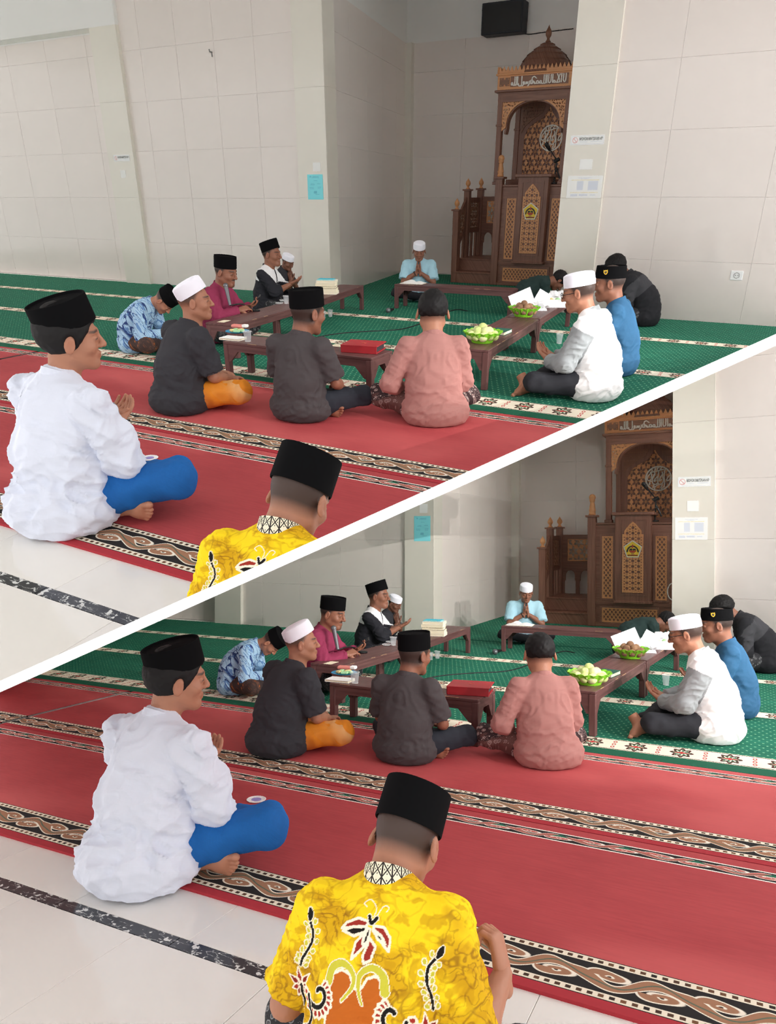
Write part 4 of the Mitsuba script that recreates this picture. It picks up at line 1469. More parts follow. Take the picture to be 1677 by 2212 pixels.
SONG = {}
SPECS = [
    dict(id="white", label="person in white shirt, blue sarong and black cap, front left", yaw=-4, head_px=(151, 729), base_y=1152, up=0.97, skin="tan", seed=3,
         pose=dict(lean=10, bend=14, head=(-34, 2, 6), arms=cup_hands(0.25, 0.36, 0.05), knees={"R": (0.40, 0.25, 0.20)}, ankles={"L": (0.16, 0.14, 0.068), "R": (0.0, 0.36, 0.10)}, width=1.06),
         head=dict(fade=0.9, line=-0.045), feet=("L",), foot_dir={"L": (0.92, 0.30, 0.12), "Ls": (0.1, -0.95, -0.35)},
         shirt=dict(mat="mat_white_shirt", sleeve="mid", loose=0.012, hem=(0.235, 0.20, 0.13), hem_c=(0, -0.04, 0.08), amp=0.026, h=0.0085, slv=0.010),
         legs=dict(mat="mat_blue_sarong", name="sarong", sarong=True, h=0.010, amp=0.014),
         hair=("mat_hair_black", dict(full=0.013, nape=-0.062, front=0.055)), cap=("songkok", dict(hgt=0.098), (-16, 0), "mat_velvet")),
    dict(id="yellow", label="person in yellow batik shirt and black cap, head bowed, nearest", yaw=14, head_px=(646, 1078), scale=0.93, skin="tan", seed=5,
         pose=dict(lean=10, bend=22, head=(-14, 36, 2), nk=0.055, trunk=1.22, arms={"R": dict(wrist=(0.29, 0.17, 0.42), dir=(-0.25, 0.45, 0.85), palm=(-0.9, 0.2, -0.3), curl=(0.9, 0.95, 1.0, 1.05), thumb=0.5, hint=(0.42, 0.0, 0.05)), "L": dict(wrist=(-0.14, 0.28, 0.33), hint=(-0.38, 0, 0.1))}, width=0.90),
         head=dict(fade=0.9, line=-0.052),
         shirt=dict(paint=paint_yellow, fine=2, sleeve="short", loose=0.0, hem=(0.20, 0.17, 0.12), amp=0.012, h=0.009, slv=0.004, collar_mat="mat_collar_batik", collar_label="cream and black patterned collar", collar_kw=dict(hgt=0.045), mat="mat_print"),
         legs=dict(mat="mat_black_batik", name="sarong", sarong=True),
         cap=("songkok", dict(hgt=0.105, z0=0.03), (0, 0), "mat_velvet")),
    dict(id="black", label="person in black shirt, orange sarong and white cap", yaw=-22, head_px=(420, 652), base_y=884, skin="tan", seed=7,
         pose=dict(lean=14, bend=22, head=(-32, -4, 0), arms={"R": dict(wrist=(0.10, 0.34, 0.19), hint=(0.5, -0.1, 0.0)), "L": dict(wrist=(-0.12, 0.34, 0.2))}, knees={"R": (0.33, 0.30, 0.15)}, width=1.12),
         head=dict(fade=0.8, line=-0.02, fat=0.004),
         shirt=dict(mat="mat_black_shirt", sleeve="short", loose=0.022, hem=(0.245, 0.20, 0.13), hem_c=(0, -0.03, 0.08), amp=0.014, slv=0.016, cuffs=("R",), cuff_mat="mat_dark_grey_shirt", cuff_r=0.077),
         legs=dict(mat="mat_orange_sarong", name="sarong", sarong=True, h=0.011, amp=0.013),
         cap=("kopiah", dict(hgt=0.092, z0=0.045), (-24, 0), "mat_cap_white")),
    dict(id="grey", label="person in dark grey shirt and black cap, seen from behind", yaw=2, head_px=(664, 676), base_y=903, skin="brown", seed=9,
         pose=dict(lean=6, bend=8, hs=1.24, head=(-24, 8, 0), arms={"R": dict(wrist=(0.17, 0.30, 0.19), hint=(0.45, -0.15, 0.1), dir=(-0.8, 0.5, 0.0)), "L": dict(wrist=(-0.14, 0.3, 0.2))}, knees={"R": (0.37, 0.30, 0.15)}, ankles={"L": (0.10, 0.15, 0.055)}, width=1.06),
         head=dict(fade=0.9, line=-0.075), feet=("L",), foot_dir={"L": (0.95, 0.22, 0.10), "Ls": (0.1, -0.95, -0.35)},
         shirt=dict(mat="mat_dark_grey_shirt", sleeve="short", loose=0.012, hem=(0.232, 0.18, 0.12), amp=0.013, slv=0.012),
         legs=dict(mat="mat_navy_trousers"),
         cap=("songkok", dict(hgt=0.098, z0=0.033), (-10, 0), "mat_velvet")),
    dict(id="pink", label="bareheaded person in pink shirt and dark floral sarong", yaw=34, head_px=(934, 675), base_y=910, skin="tan", seed=11,
         pose=dict(lean=8, bend=12, hs=1.26, head=(-6, 10, 0), arms={"L": dict(wrist=(-0.20, 0.22, 0.17), hint=(-0.5, -0.1, 0.1)), "R": dict(wrist=(0.12, 0.3, 0.2))}, knees={"L": (-0.36, 0.24, 0.15)}),
         head=dict(fade=0.9, line=-0.05), hands=("R", "L"),
         shirt=dict(mat="mat_pink_shirt", sleeve="long", loose=0.014, hem=(0.235, 0.19, 0.14), hem_c=(0.03, -0.02, 0.08), amp=0.013, slv=0.010),
         legs=dict(mat="mat_dark_floral", name="sarong", sarong=True, h=0.011),
         hair=("mat_hair_black", dict(full=0.006, nape=-0.022, front=0.06, seed=3, rough=0.006))),
    dict(id="vest", label="person in white vest with grey sleeves, white cap and glasses", yaw=86, head_px=(1250, 632), base_y=858, skin="tan", seed=13,
         pose=dict(lean=10, bend=20, head=(6, 14, 0), arms=cup_hands(0.34, 0.24, 0.06, -0.02, 0.5), knees={"L": (-0.28, 0.36, 0.12), "R": (0.28, 0.36, 0.13)}, ankles={"L": (0.12, 0.42, 0.06), "R": (-0.12, 0.48, 0.065)}),
         head=dict(fade=0.9, line=-0.05), feet=("R",), foot_dir={"R": (-0.85, 0.45, -0.15), "Rs": (-0.3, -0.5, -0.7)},
         shirt=dict(paint=paint_vest, fine=1, sleeve="long", loose=0.012, hem=(0.22, 0.185, 0.13), amp=0.014, collar_mat="mat_grey_sleeve", slv=0.008, mat="mat_print"),
         legs=dict(mat="mat_black_trousers"),
         cap=("kopiah", dict(hgt=0.085, z0=0.040), (-2, 0), "mat_cap_white"), extra=(glasses,)),
    dict(id="bluecap", label="person in blue shirt and dark cap with gold badge", yaw=92, head_px=(1316, 612), base_y=806, skin="brown", seed=15,
         pose=dict(lean=8, bend=14, hs=1.2, head=(8, 8, 0), arms=cup_hands(0.30, 0.26)), head=dict(fade=0.9, line=-0.045),
         shirt=dict(mat="mat_blue_shirt", sleeve="long", loose=0.012, amp=0.012, slv=0.008), legs=dict(mat="mat_black_batik", name="sarong", sarong=True),
         cap=("songkok", dict(hgt=0.080, z0=0.036, taper=0.93), (-6, 0), "mat_velvet"), extra=(emblem,)),
    dict(id="jacket", label="bareheaded person in black jacket with white script on back", yaw=96, head_px=(1330, 578), scale=1.08, skin="brown", seed=17,
         pose=dict(lean=26, bend=44, head=(4, 40, 0), arms=cup_hands(0.36, 0.22)), head=dict(fade=0.9, line=-0.045), hq=False,
         shirt=dict(paint=paint_jacket, sleeve="long", loose=0.016, amp=0.012, slv=0.010, collar_mat="mat_black_jacket", mat="mat_print", h=0.011), legs=dict(mat="mat_black_batik", name="sarong", sarong=True, h=0.014),
         hair=("mat_hair_black", dict(full=0.016, nape=-0.045, front=0.05, seed=8, rough=0.008)), extra=(back_script,)),
    dict(id="bowed", label="dark haired person in dark green bent low over table", yaw=-62, head_px=(1206, 606), scale=0.95, skin="brown", seed=19,
         pose=dict(lean=38, bend=68, head=(4, 66, 0), arms=cup_hands(0.5, 0.14)), head=dict(fade=0.9, line=-0.045), hq=False,
         shirt=dict(mat="mat_dark_green", sleeve="long", loose=0.012, amp=0.012, h=0.011), legs=dict(mat="mat_black_batik", name="sarong", sarong=True, h=0.014),
         hair=("mat_hair_black", dict(full=0.014, nape=-0.045, front=0.05, seed=9, rough=0.007))),
    dict(id="pray", label="person in light blue shirt praying in front of pulpit", yaw=202, head_px=(905, 543), base_y=648, skin="brown", seed=21,
         pose=dict(lean=10, bend=16, head=(4, 16, 0), arms=pray_hands(0.20, 0.42)), head=dict(fade=0.9, line=-0.03, eyes="closed"),
         shirt=dict(mat="mat_light_blue", sleeve="short", loose=0.014, amp=0.011, slv=0.014), legs=dict(mat="mat_black_trousers"),
         cap=("kopiah", dict(hgt=0.088, z0=0.036), (0, 0), "mat_cap_white"), extra=(watch("R"),)),
    dict(id="maroon", label="person in maroon shirt and black cap holding a phone", yaw=-76, head_px=(487, 588), scale=0.98, skin="brown", seed=23,
         pose=dict(lean=10, bend=16, hs=1.2, head=(-8, 12, 0), arms={"L": dict(wrist=(-0.07, 0.36, 0.37), dir=(-0.15, 0.8, 0.35), palm=(0.3, -0.3, 0.9), curl=(0.55, 0.55, 0.55, 0.6), thumb=0.2, hint=(-0.5, 0.0, 0.1)), "R": dict(wrist=(0.12, 0.34, 0.36), dir=(-0.6, 0.6, 0.25), palm=(-0.6, -0.2, -0.6), curl=(0.5, 0.9, 1.0, 1.1), thumb=0.3, hint=(0.5, 0.0, 0.1))}),
         head=dict(fade=0.9, line=-0.035, beard=0.75, fat=0.004),
         shirt=dict(mat="mat_maroon", sleeve="long", loose=0.018, amp=0.012, slv=0.010), legs=dict(mat="mat_black_batik", name="sarong", sarong=True),
         cap=("songkok", dict(hgt=0.10, z0=0.036), (-6, 0), "mat_velvet")),
    dict(id="yoke", label="person in black shirt with white yoke and black cap", yaw=-72, head_px=(586, 550), scale=1.0, skin="brown", seed=25,
         pose=dict(lean=8, bend=10, hs=1.2, head=(-10, 0, 0), arms=cup_hands(0.36, 0.40, 0.06)), head=dict(fade=0.9, line=-0.035),
         shirt=dict(paint=paint_yoke, fine=1, sleeve="mid", loose=0.014, amp=0.011, slv=0.010, collar_mat="mat_black_shirt", mat="mat_print"), legs=dict(mat="mat_black_batik", name="sarong", sarong=True),
         cap=("songkok", dict(hgt=0.10, z0=0.04), (-18, 0), "mat_velvet")),
    dict(id="hands", label="person in black and white cap, hands pressed to mouth", yaw=-84, head_px=(621, 566), scale=0.84, skin="dark", seed=27,
         pose=dict(lean=12, bend=20, head=(-16, 22, 0), arms=pray_hands(0.24, 0.40)), head=dict(fade=0.9, line=-0.03, eyes="closed"),
         shirt=dict(mat="mat_black_shirt", sleeve="short", loose=0.012, amp=0.011, h=0.011), legs=dict(mat="mat_black_trousers", h=0.014),
         cap=("kopiah", dict(hgt=0.082, z0=0.036), (0, 0), "mat_cap_white")),
    dict(id="bluebatik", label="person in blue batik shirt and brown sarong bowing low", yaw=-70, head_px=(354, 650), base_y=758, skin="tan", seed=29,
         pose=dict(lean=22, bend=50, head=(-6, 62, 0), arms=cup_hands(0.36, 0.20)), head=dict(fade=0.9, line=-0.035),
         shirt=dict(mat="mat_blue_batik", sleeve="long", loose=0.014, amp=0.012, slv=0.008), legs=dict(mat="mat_brown_batik", name="sarong", sarong=True),
         cap=("songkok", dict(hgt=0.098, z0=0.036), (0, 0), "mat_velvet")),
]
for hall in (LOW, UP):
    for spec in SPECS:
        add_person(hall, spec)
# ------------------------------------------------------------------ low tables
def wood_fn(c0, c1, f=1.0, wear=0.0):
    def fn(p, n, uv):
        g = fbm(uv.x * 3 * f, uv.y * 70 * f, octaves=3)
        c = mix(c0, c1, g)
        return c

    return fn


mat("mat_table", proc(wood_fn(srgb(84, 54, 54), srgb(112, 76, 74))), 0.42, specular=0.4)
mat("mat_worn_wood", srgb(168, 134, 104), 0.7)


def uv_box(m):
    """uv along the longest side of the mesh, for wood grain."""
    v = np.array(m.vertices)
    e = np.ptp(v, axis=0)
    a = int(np.argmax(e))
    b = [i for i in range(3) if i != a]
    return np.stack([v[:, a], v[:, b[0]] + 0.7 * v[:, b[1]]], 1)


ZT = 0.335


def table(hall, near0, near1, width, side, label, L=None, leg=0.05):
    """A long low table: the pixels of the two ends of its nearer top edge, its width to that side (+1: left of the direction)."""
    a, b = hall.floor(*near0, ZT)[:2], hall.floor(*near1, ZT)[:2]
    u = unit(b - a)
    L = np.linalg.norm(b - a)
    R = np.array([[u[0], -u[1] * side, 0], [u[1], u[0] * side, 0], [0, 0, 1.0]])
    at = np.array([a[0], a[1], 0.0])
    key = thing("low_table", label + ", " + hall.where, "table", "low brown tables around the reciters")

    def p(name, m, bsdf="mat_table"):
        uv = uv_box(m)
        q = moved(m, R, at)
        if side < 0: q.invert()
        put(hall, name, q, bsdf, key, uv=uv)

    W = width
    p("tabletop", box(0, L, 0, W, ZT - 0.022, ZT, 0.004))
    prof = lambda n: sg.Polygon([(0, 0), (n, 0), (n, -0.055 - 0.09), (n - 0.02, -0.055 - 0.085), (n - 0.10, -0.055), (0.10, -0.055), (0.02, -0.055 - 0.085), (0, -0.055 - 0.09)])  # noqa: E731
    for y in (0.005, W - 0.027):
        m = extrude(sa.translate(prof(L - 2 * leg), leg, ZT - 0.022), 0.022, at=y + 0.022)
        p("apron", m)
    for x in (0.005, L - 0.027):
        m = extrude(sa.translate(sg.Polygon([(0, 0), (W - 2 * leg, 0), (W - 2 * leg, -0.145), (W - 2 * leg - 0.02, -0.14), (W - 2 * leg - 0.07, -0.055), (0.07, -0.055), (0.02, -0.14), (0, -0.145)]), leg, ZT - 0.022), 0.022, "yz", at=x)
        p("apron", m)
    for x in (0.0, L - leg):
        for y in (0.0, W - leg):
            p("leg", box(x, x + leg, y, y + leg, 0.012, ZT - 0.022, 0.004))
    rng = random.Random(int(L * 1000))
    for k in range(3):
        c = rng.uniform(0.1, 0.9) * L
        m = box(c - rng.uniform(0.02, 0.08), c + 0.03, -0.0006, 0.004, ZT - 0.003, ZT + 0.0006)
        p("worn_edge", m, "mat_worn_wood")
    hall.tables[label] = (key, R, at, L, W)
    return key


def on_table(hall, px, z=ZT + 0.001):
    return hall.floor(*px, z)


def tables(hall):
    hall.tables = {}
    table(hall, (480, 737), (801, 774), 0.34, 1, "low table with the red folder, in front of the grey shirt")
    table(hall, (508, 701), (648, 662), 0.34, 1, "low table before the person in maroon")
    table(hall, (650, 661.5), (785, 616), 0.34, 1, "low table carrying the book stack, by the column")
    table(hall, (851, 614), (1106, 628), 0.34, 1, "low table with the open book, before the pulpit")
    table(hall, (1055, 757), (1164, 690), 0.36, 1, "low table with two green fruit baskets, at the right")
    table(hall, (1166, 688.5), (1236, 645), 0.36, 1, "far right low table with white cake boxes")


# ------------------------------------------------------------------ the carved pulpit
mat("mat_dark_teak", proc(wood_fn(srgb(110, 72, 60), srgb(146, 104, 86))), 0.38, specular=0.4)
mat("mat_light_teak", proc(wood_fn(srgb(200, 138, 90), srgb(224, 164, 114))), 0.45)
mat("mat_mid_teak", proc(wood_fn(srgb(116, 78, 60), srgb(146, 102, 78))), 0.45)
mat("mat_white_letter", srgb(236, 234, 228), 0.6)
mat("mat_silver_ring", srgb(228, 225, 214), 0.5)
for nm, c in (("yellow", (240, 206, 60)), ("red", (176, 50, 40)), ("black", (40, 32, 26)), ("maroon2", (120, 40, 52)), ("ochre", (196, 150, 60))):
    mat(f"mat_emblem_{nm}", srgb(*c), 0.5)
mat("mat_mic_black", srgb(26, 26, 28), 0.45)
mat("mat_mic_grey", srgb(120, 122, 126), 0.4, metallic=0.6)


def lattice_diamond(w, h, pitch, bar, rim):
    """A w x h panel of crossed diagonal bars inside a rim."""
    frame_ = sg.box(0, 0, w, h)
    inner = sg.box(rim, rim, w - rim, h - rim)
    bars = []
    n = int((w + h) / pitch) + 2
    for i in range(-n, n):
        bars.append(sg.LineString([(i * pitch, 0), (i * pitch + h * 0.75, h)]).buffer(bar / 2, cap_style=2))
        bars.append(sg.LineString([(i * pitch, 0), (i * pitch - h * 0.75, h)]).buffer(bar / 2, cap_style=2))
    return so.unary_union([frame_.difference(inner), so.unary_union(bars).intersection(frame_)])


def star(cx, cy, r, n=5, inner=0.5, rot=0.0):
    a = np.arange(2 * n) * np.pi / n + rot
    rr = np.where(np.arange(2 * n) % 2 == 0, r, r * inner)
    return sg.Polygon(np.stack([cx + rr * np.cos(a), cy + rr * np.sin(a)], 1))


def lattice_star(outline, pitch, rim, big=0.30, small=0.10, ring=6, ecc=1.0):
    """An outline pierced by rows of hexagonal holes with six small holes round each."""
    inner = outline.buffer(-rim)
    x0, y0, x1, y1 = outline.bounds
    holes = []
    cx = (x0 + x1) / 2
    nx = int((x1 - x0) / pitch) + 2
    ny = int((y1 - y0) / pitch) + 2
    for j in range(ny):
        for i in range(-nx, nx + 1):
            c = (cx + i * pitch, y0 + rim + (j + 0.5) * pitch)
            holes.append(star(*c, pitch * big, 6, 0.85, 0.5))
            for k in range(ring):
                a = 2 * np.pi * (k + 0.5) / ring
                holes.append(sg.Point(c[0] + pitch * 0.5 * math.cos(a), c[1] + pitch * 0.5 * math.sin(a)).buffer(pitch * small, 2))
    return outline.difference(so.unary_union(holes).intersection(inner))


def lattice_petal(outline, pitch, rim):
    """An outline pierced by five-petalled rosettes of leaf-shaped holes and small stars."""
    inner = outline.buffer(-rim)
    x0, y0, x1, y1 = outline.bounds
    holes = []
    ny, nx = int((y1 - y0) / pitch) + 2, int((x1 - x0) / pitch) + 2
    leaf = sa.scale(sg.Point(0, 0).buffer(1, 4), 0.19 * pitch, 0.115 * pitch)
    for j in range(-1, ny):
        for i in range(-1, nx):
            cx, cy = x0 + (i + 0.5 * (j % 2)) * pitch, y0 + j * pitch * 0.87
            for k in range(6):
                a = 60 * k + 30
                holes.append(sa.translate(sa.rotate(leaf, a, origin=(0, 0)), cx + 0.285 * pitch * math.cos(math.radians(a)), cy + 0.285 * pitch * math.sin(math.radians(a))))
            holes.append(star(cx, cy, 0.075 * pitch, 5, 0.5, 0.3))
            for k in range(2):
                holes.append(star(cx + (0.5 if k else 0.0) * pitch, cy + (0.29 if k else 0.58) * pitch, 0.10 * pitch, 5, 0.45, 1.57))
    return outline.difference(so.unary_union(holes).intersection(inner))


def lattice_scroll(outline, rim, seed=2):
    """An outline pierced by curling comma-shaped leaves."""
    inner = outline.buffer(-rim)
    x0, y0, x1, y1 = outline.bounds
    rng = random.Random(seed)
    holes = []
    pitch = 0.052
    for j in range(int((y1 - y0) / pitch) + 1):
        for i in range(int((x1 - x0) / pitch) + 1):
            cx, cy = x0 + (i + 0.5 * (j % 2)) * pitch, y0 + (j + 0.5) * pitch
            a0 = rng.uniform(0, 6.28)
            t = np.linspace(0, 1, 9)
            pts = [(cx + (0.018 * (1 - 0.6 * u)) * math.cos(a0 + 4 * u), cy + (0.018 * (1 - 0.6 * u)) * math.sin(a0 + 4 * u)) for u in t]
            holes.append(so.unary_union([sg.Point(p).buffer(0.0075 * (1 - 0.7 * u) + 0.0015, 3) for p, u in zip(pts, t)]).convex_hull if False else so.unary_union([sg.LineString(pts[k : k + 2]).buffer(0.008 * (1 - 0.75 * k / 8), 3) for k in range(8)]))
    return outline.difference(so.unary_union(holes).intersection(inner))


def strokes(lines, w):
    return so.unary_union([sg.LineString(l if len(l) < 3 else spline(l, 6)).buffer(w / 2, 4) for l in lines])


def shahada():
    """The profession of faith in broad strokes, read from right to left; unit height, width 6.4."""
    L = []
    # from the right: la, ilaha, illa, allah
    L += [[(6.30, 0.95), (6.28, 0.25), (6.15, 0.10), (6.02, 0.25)], [(6.02, 0.95), (6.02, 0.25)]]
    L += [[(5.80, 0.95), (5.80, 0.10)], [(5.62, 0.95), (5.30, 0.10)], [(5.30, 0.95), (5.55, 0.45), (5.62, 0.10)], [(5.62, 0.10), (5.20, 0.10), (5.08, 0.28), (4.95, 0.30), (4.95, 0.10), (5.08, 0.10)]]
    L += [[(4.80, 0.95), (4.80, 0.10)], [(4.62, 0.95), (4.60, 0.25), (4.45, 0.10), (4.34, 0.25), (4.34, 0.95)]]
    L += [[(4.16, 0.95), (4.16, 0.10)], [(4.00, 0.95), (4.00, 0.12), (3.78, 0.12)], [(3.80, 0.95), (3.78, 0.12), (3.55, 0.12), (3.50, 0.35), (3.36, 0.35), (3.36, 0.12), (3.55, 0.12)]]
    # muhammad
    L += [[(3.25, 0.12), (3.12, 0.38), (2.96, 0.34), (2.98, 0.14), (3.15, 0.12)], [(3.0, 0.14), (2.70, 0.14), (2.40, 0.62), (2.62, 0.86), (2.92, 0.66)], [(2.80, 0.14), (2.62, 0.36), (2.46, 0.36), (2.46, 0.14)], [(2.5, 0.14), (2.28, 0.14), (2.30, 0.5)]]
    # rasul
    L += [[(2.14, 0.42), (2.10, 0.12), (1.95, -0.08)], [(1.95, 0.34), (1.92, 0.14), (1.84, 0.34), (1.78, 0.14), (1.70, 0.34), (1.66, 0.14), (1.52, 0.14), (1.50, 0.36), (1.38, 0.36), (1.40, 0.05), (1.26, -0.06)], [(1.20, 0.95), (1.20, 0.12), (1.05, -0.05), (0.86, 0.02), (0.84, 0.2)]]
    # allah
    L += [[(0.72, 0.95), (0.72, 0.10)], [(0.56, 0.95), (0.56, 0.12), (0.36, 0.12)], [(0.38, 0.95), (0.36, 0.12), (0.18, 0.12), (0.12, 0.36), (0.0, 0.34), (0.0, 0.12), (0.16, 0.12)]]
    return strokes(L, 0.105)


def medallion_letters():
    """The writing inside the ring; unit radius."""
    L = [[(0.55, 0.80), (0.42, 0.35), (0.46, -0.25), (0.44, -0.68)], [(0.85, 0.20), (0.72, 0.10), (0.62, -0.18), (0.80, -0.14), (0.90, 0.05)],
         [(0.28, 0.50), (0.32, 0.10), (0.38, -0.22), (0.20, -0.46), (-0.02, -0.38), (-0.04, 0.0), (0.02, 0.58)], [(0.28, 0.30), (0.12, 0.02), (0.08, -0.18), (0.24, -0.10)],
         [(-0.04, -0.32), (-0.20, -0.46), (-0.42, -0.38), (-0.44, 0.0), (-0.26, 0.34), (-0.30, 0.52)], [(-0.10, 0.14), (-0.30, -0.12), (-0.30, -0.22), (-0.16, -0.12)],
         [(-0.26, 0.42), (-0.48, 0.08), (-0.62, -0.12), (-0.82, -0.10), (-0.82, 0.14), (-0.62, 0.40), (-0.52, 0.40), (-0.54, 0.10)], [(-0.46, -0.22), (-0.62, -0.24), (-0.70, -0.46), (-0.62, -0.42)],
         [(-0.36, -0.52), (-0.40, -0.72)], [(-0.36, -0.54), (-0.26, -0.66), (-0.12, -0.54), (0.0, -0.52)], [(-0.26, -0.66), (-0.30, -0.95)], [(0.30, -0.50), (0.18, -0.74), (0.26, -0.80), (0.40, -0.66)],
         [(-0.62, 0.50), (-0.3, 0.56), (0.40, 0.72)], [(-0.50, 0.56), (-0.46, 0.70)], [(-0.26, 0.66), (-0.24, 0.82)], [(-0.10, 0.70), (-0.08, 0.84), (0.04, 0.84)], [(0.16, 0.74), (0.2, 0.84)]]
    return strokes(L, 0.075)


FINIAL = [(0.0, 0.0), (0.042, 0.0), (0.044, 0.012), (0.026, 0.026), (0.022, 0.045), (0.030, 0.058), (0.046, 0.080), (0.050, 0.105), (0.044, 0.130), (0.024, 0.158), (0.008, 0.185), (0.0, 0.200)]
NEWEL = [(0.0, 0.0), (0.055, 0.0), (0.055, 0.03), (0.046, 0.045), (0.050, 0.060), (0.056, 0.085), (0.044, 0.105), (0.046, 0.135), (0.036, 0.19), (0.034, 0.215), (0.046, 0.225), (0.046, 0.240), (0.040, 0.248), (0.052, 0.275), (0.054, 0.295), (0.044, 0.322), (0.022, 0.340), (0.0, 0.345)]


def pulpit(hall):
    Y0 = hall.floor(1060, 616)[1]
    zc = hall.wall(1100, 392, Y0)[2]
    s = 0.5 * (zc / 1.69 + hall.wall(1192, 78, Y0 + 0.6)[2] / 4.10)
    ax = hall.wall(1192, 500, Y0)[0]
    key = thing("pulpit", "tall carved wooden pulpit with stairs and canopy in the niche, " + hall.where, "pulpit")
    hall.pulpit = key
    at = np.array([ax, Y0, 0.012])
    T = lambda q: at + np.asarray(q, float) * s  # noqa: E731
    hall.pulpit_T = T

    def p(name, m, bsdf="mat_dark_teak", parent=key, smooth=False, label=None):
        return put(hall, name, moved(m, None, at, s), bsdf, parent, smooth, uv=uv_box(m), label=label)

    med = (hall.wall(1191, 283, Y0 + 1.07 * s)[0] - ax) / s - 0.075   # the canopy stands a little left of the case's middle

    def pc(name, m, *a_, **k_):
        m = m.copy()
        m.vertices = m.vertices * [0.80, 1, 1] + [med + 0.015, 0, 0]
        return p(name, m, *a_, **k_)

    def pm(name, m, *a_, **k_):
        return p(name, moved(m, None, (med, 0, 0)), *a_, **k_)

    def framed(x0, x1, z0, z1, y, rim=0.035, d=0.02):
        """A raised moulding round a field."""
        return extrude(sg.box(x0 - rim, z0 - rim, x1 + rim, z1 + rim).difference(sg.box(x0, z0, x1, z1)), d, at=y)

    # lower case
    c = p("case", cat(box(-1.07, 1.07, 0.0, 1.25, 0.0, 1.66, 0.01), box(-1.10, 1.10, -0.02, 1.27, 1.655, 1.69, 0.006), box(-1.10, 1.10, -0.03, 1.27, 0.0, 0.05, 0.006), extrude(sg.box(-1.07, 0.36, 1.07, 0.42), 0.02, at=0.0)))
    for x0, x1 in ((-0.87, -0.70), (-0.05, 0.12), (0.40, 0.90)):
        p("frame", framed(x0, x1, 0.46, 1.47, 0.0), parent=c)
        m = extrude(sa.translate(lattice_diamond(x1 - x0, 1.01, 0.0625, 0.016, 0.022), x0, 0.46), 0.014, at=0.0)
        p("lattice", m, "mat_light_teak", c, label="light wood diamond lattice")
    p("frame", framed(-0.87, -0.02, 0.075, 0.31, 0.0), parent=c)
    p("lattice", extrude(sa.translate(lattice_diamond(0.85, 0.235, 0.0625, 0.016, 0.022), -0.87, 0.075), 0.014, at=0.0), "mat_light_teak", c, label="light wood diamond lattice")
    # lectern
    l = p("lectern", cat(box(-0.65, -0.10, -0.13, 0.30, 0.40, 1.81, 0.008), box(-0.70, -0.05, -0.17, 0.36, 1.80, 1.85, 0.008), box(-0.67, -0.08, -0.15, 0.3, 0.40, 0.44, 0.006)))
    p("frame", framed(-0.555, -0.195, 0.55, 1.72, -0.13, 0.02, 0.012), parent=l)
    tip = sg.Polygon([(-0.535, 0.575), (-0.215, 0.575), (-0.215, 1.50), (-0.245, 1.50), (-0.245, 1.555), (-0.330, 1.66), (-0.375, 1.70), (-0.42, 1.66), (-0.505, 1.555), (-0.505, 1.50), (-0.535, 1.50)])
    p("lattice", extrude(lattice_star(tip, 0.0875, 0.022), 0.014, at=-0.13), "mat_light_teak", l, label="light wood pierced panel with a pointed top")
    # emblem
    pent = lambda r, cx=-0.375, cz=1.255: sg.Polygon([(cx + r * math.sin(2 * np.pi * k / 5), cz + r * math.cos(2 * np.pi * k / 5)) for k in range(5)])  # noqa: E731
    e = p("emblem", extrude(pent(0.150), 0.010, at=-0.146), "mat_white_letter", label="yellow pentagon emblem with white rim, arch and red bowl")
    ec, ez = -0.375, 1.255
    p("field", extrude(pent(0.132), 0.012, at=-0.146), "mat_emblem_yellow", e)
    arch = so.unary_union([sg.LineString([(ec + 0.082 * math.cos(a), ez - 0.035 + 0.090 * math.sin(a)) for a in np.linspace(0.05, 3.09, 24)]).buffer(0.011)])
    p("arch", extrude(arch, 0.014, at=-0.146), "mat_emblem_black", e)
    p("bowl", extrude(sg.Polygon([(ec - 0.062, ez - 0.015), (ec + 0.062, ez - 0.015), (ec + 0.03, ez - 0.045), (ec - 0.03, ez - 0.045)]), 0.0145, at=-0.146), "mat_emblem_red", e)
    p("flame", extrude(sg.Polygon([(ec - 0.012, ez + 0.03), (ec + 0.010, ez + 0.03), (ec + 0.013, ez + 0.06), (ec + 0.002, ez + 0.092), (ec - 0.010, ez + 0.062)]), 0.0155, at=-0.146), "mat_emblem_red", e)
    p("books", extrude(so.unary_union([sg.Polygon([(ec - 0.05, ez - 0.012), (ec - 0.045, ez + 0.016), (ec - 0.006, ez + 0.020), (ec - 0.004, ez - 0.012)]), sg.Polygon([(ec + 0.05, ez - 0.012), (ec + 0.045, ez + 0.016), (ec + 0.006, ez + 0.020), (ec + 0.004, ez - 0.012)])]), 0.0142, at=-0.146), "mat_emblem_black", e)
    p("foot", extrude(sg.Polygon([(ec - 0.03, ez - 0.047), (ec + 0.03, ez - 0.047), (ec + 0.018, ez - 0.066), (ec + 0.034, ez - 0.078), (ec - 0.034, ez - 0.078), (ec - 0.018, ez - 0.066)]), 0.0142, at=-0.146), "mat_emblem_ochre", e)
    p("ribbon", extrude(sg.box(ec - 0.076, ez - 0.098, ec + 0.076, ez - 0.080), 0.0145, at=-0.146), "mat_emblem_maroon2", e)
    # newel post at the left of the case
    k = p("newel_post", cat(box(-1.10, -0.97, -0.05, 0.08, 0.0, 1.80, 0.006), box(-1.13, -0.94, -0.08, 0.11, 1.78, 1.815, 0.005)))
    p("turned_finial", moved(lathe(NEWEL, 28), None, (-1.035, 0.015, 1.815)), "mat_light_teak", k, True)
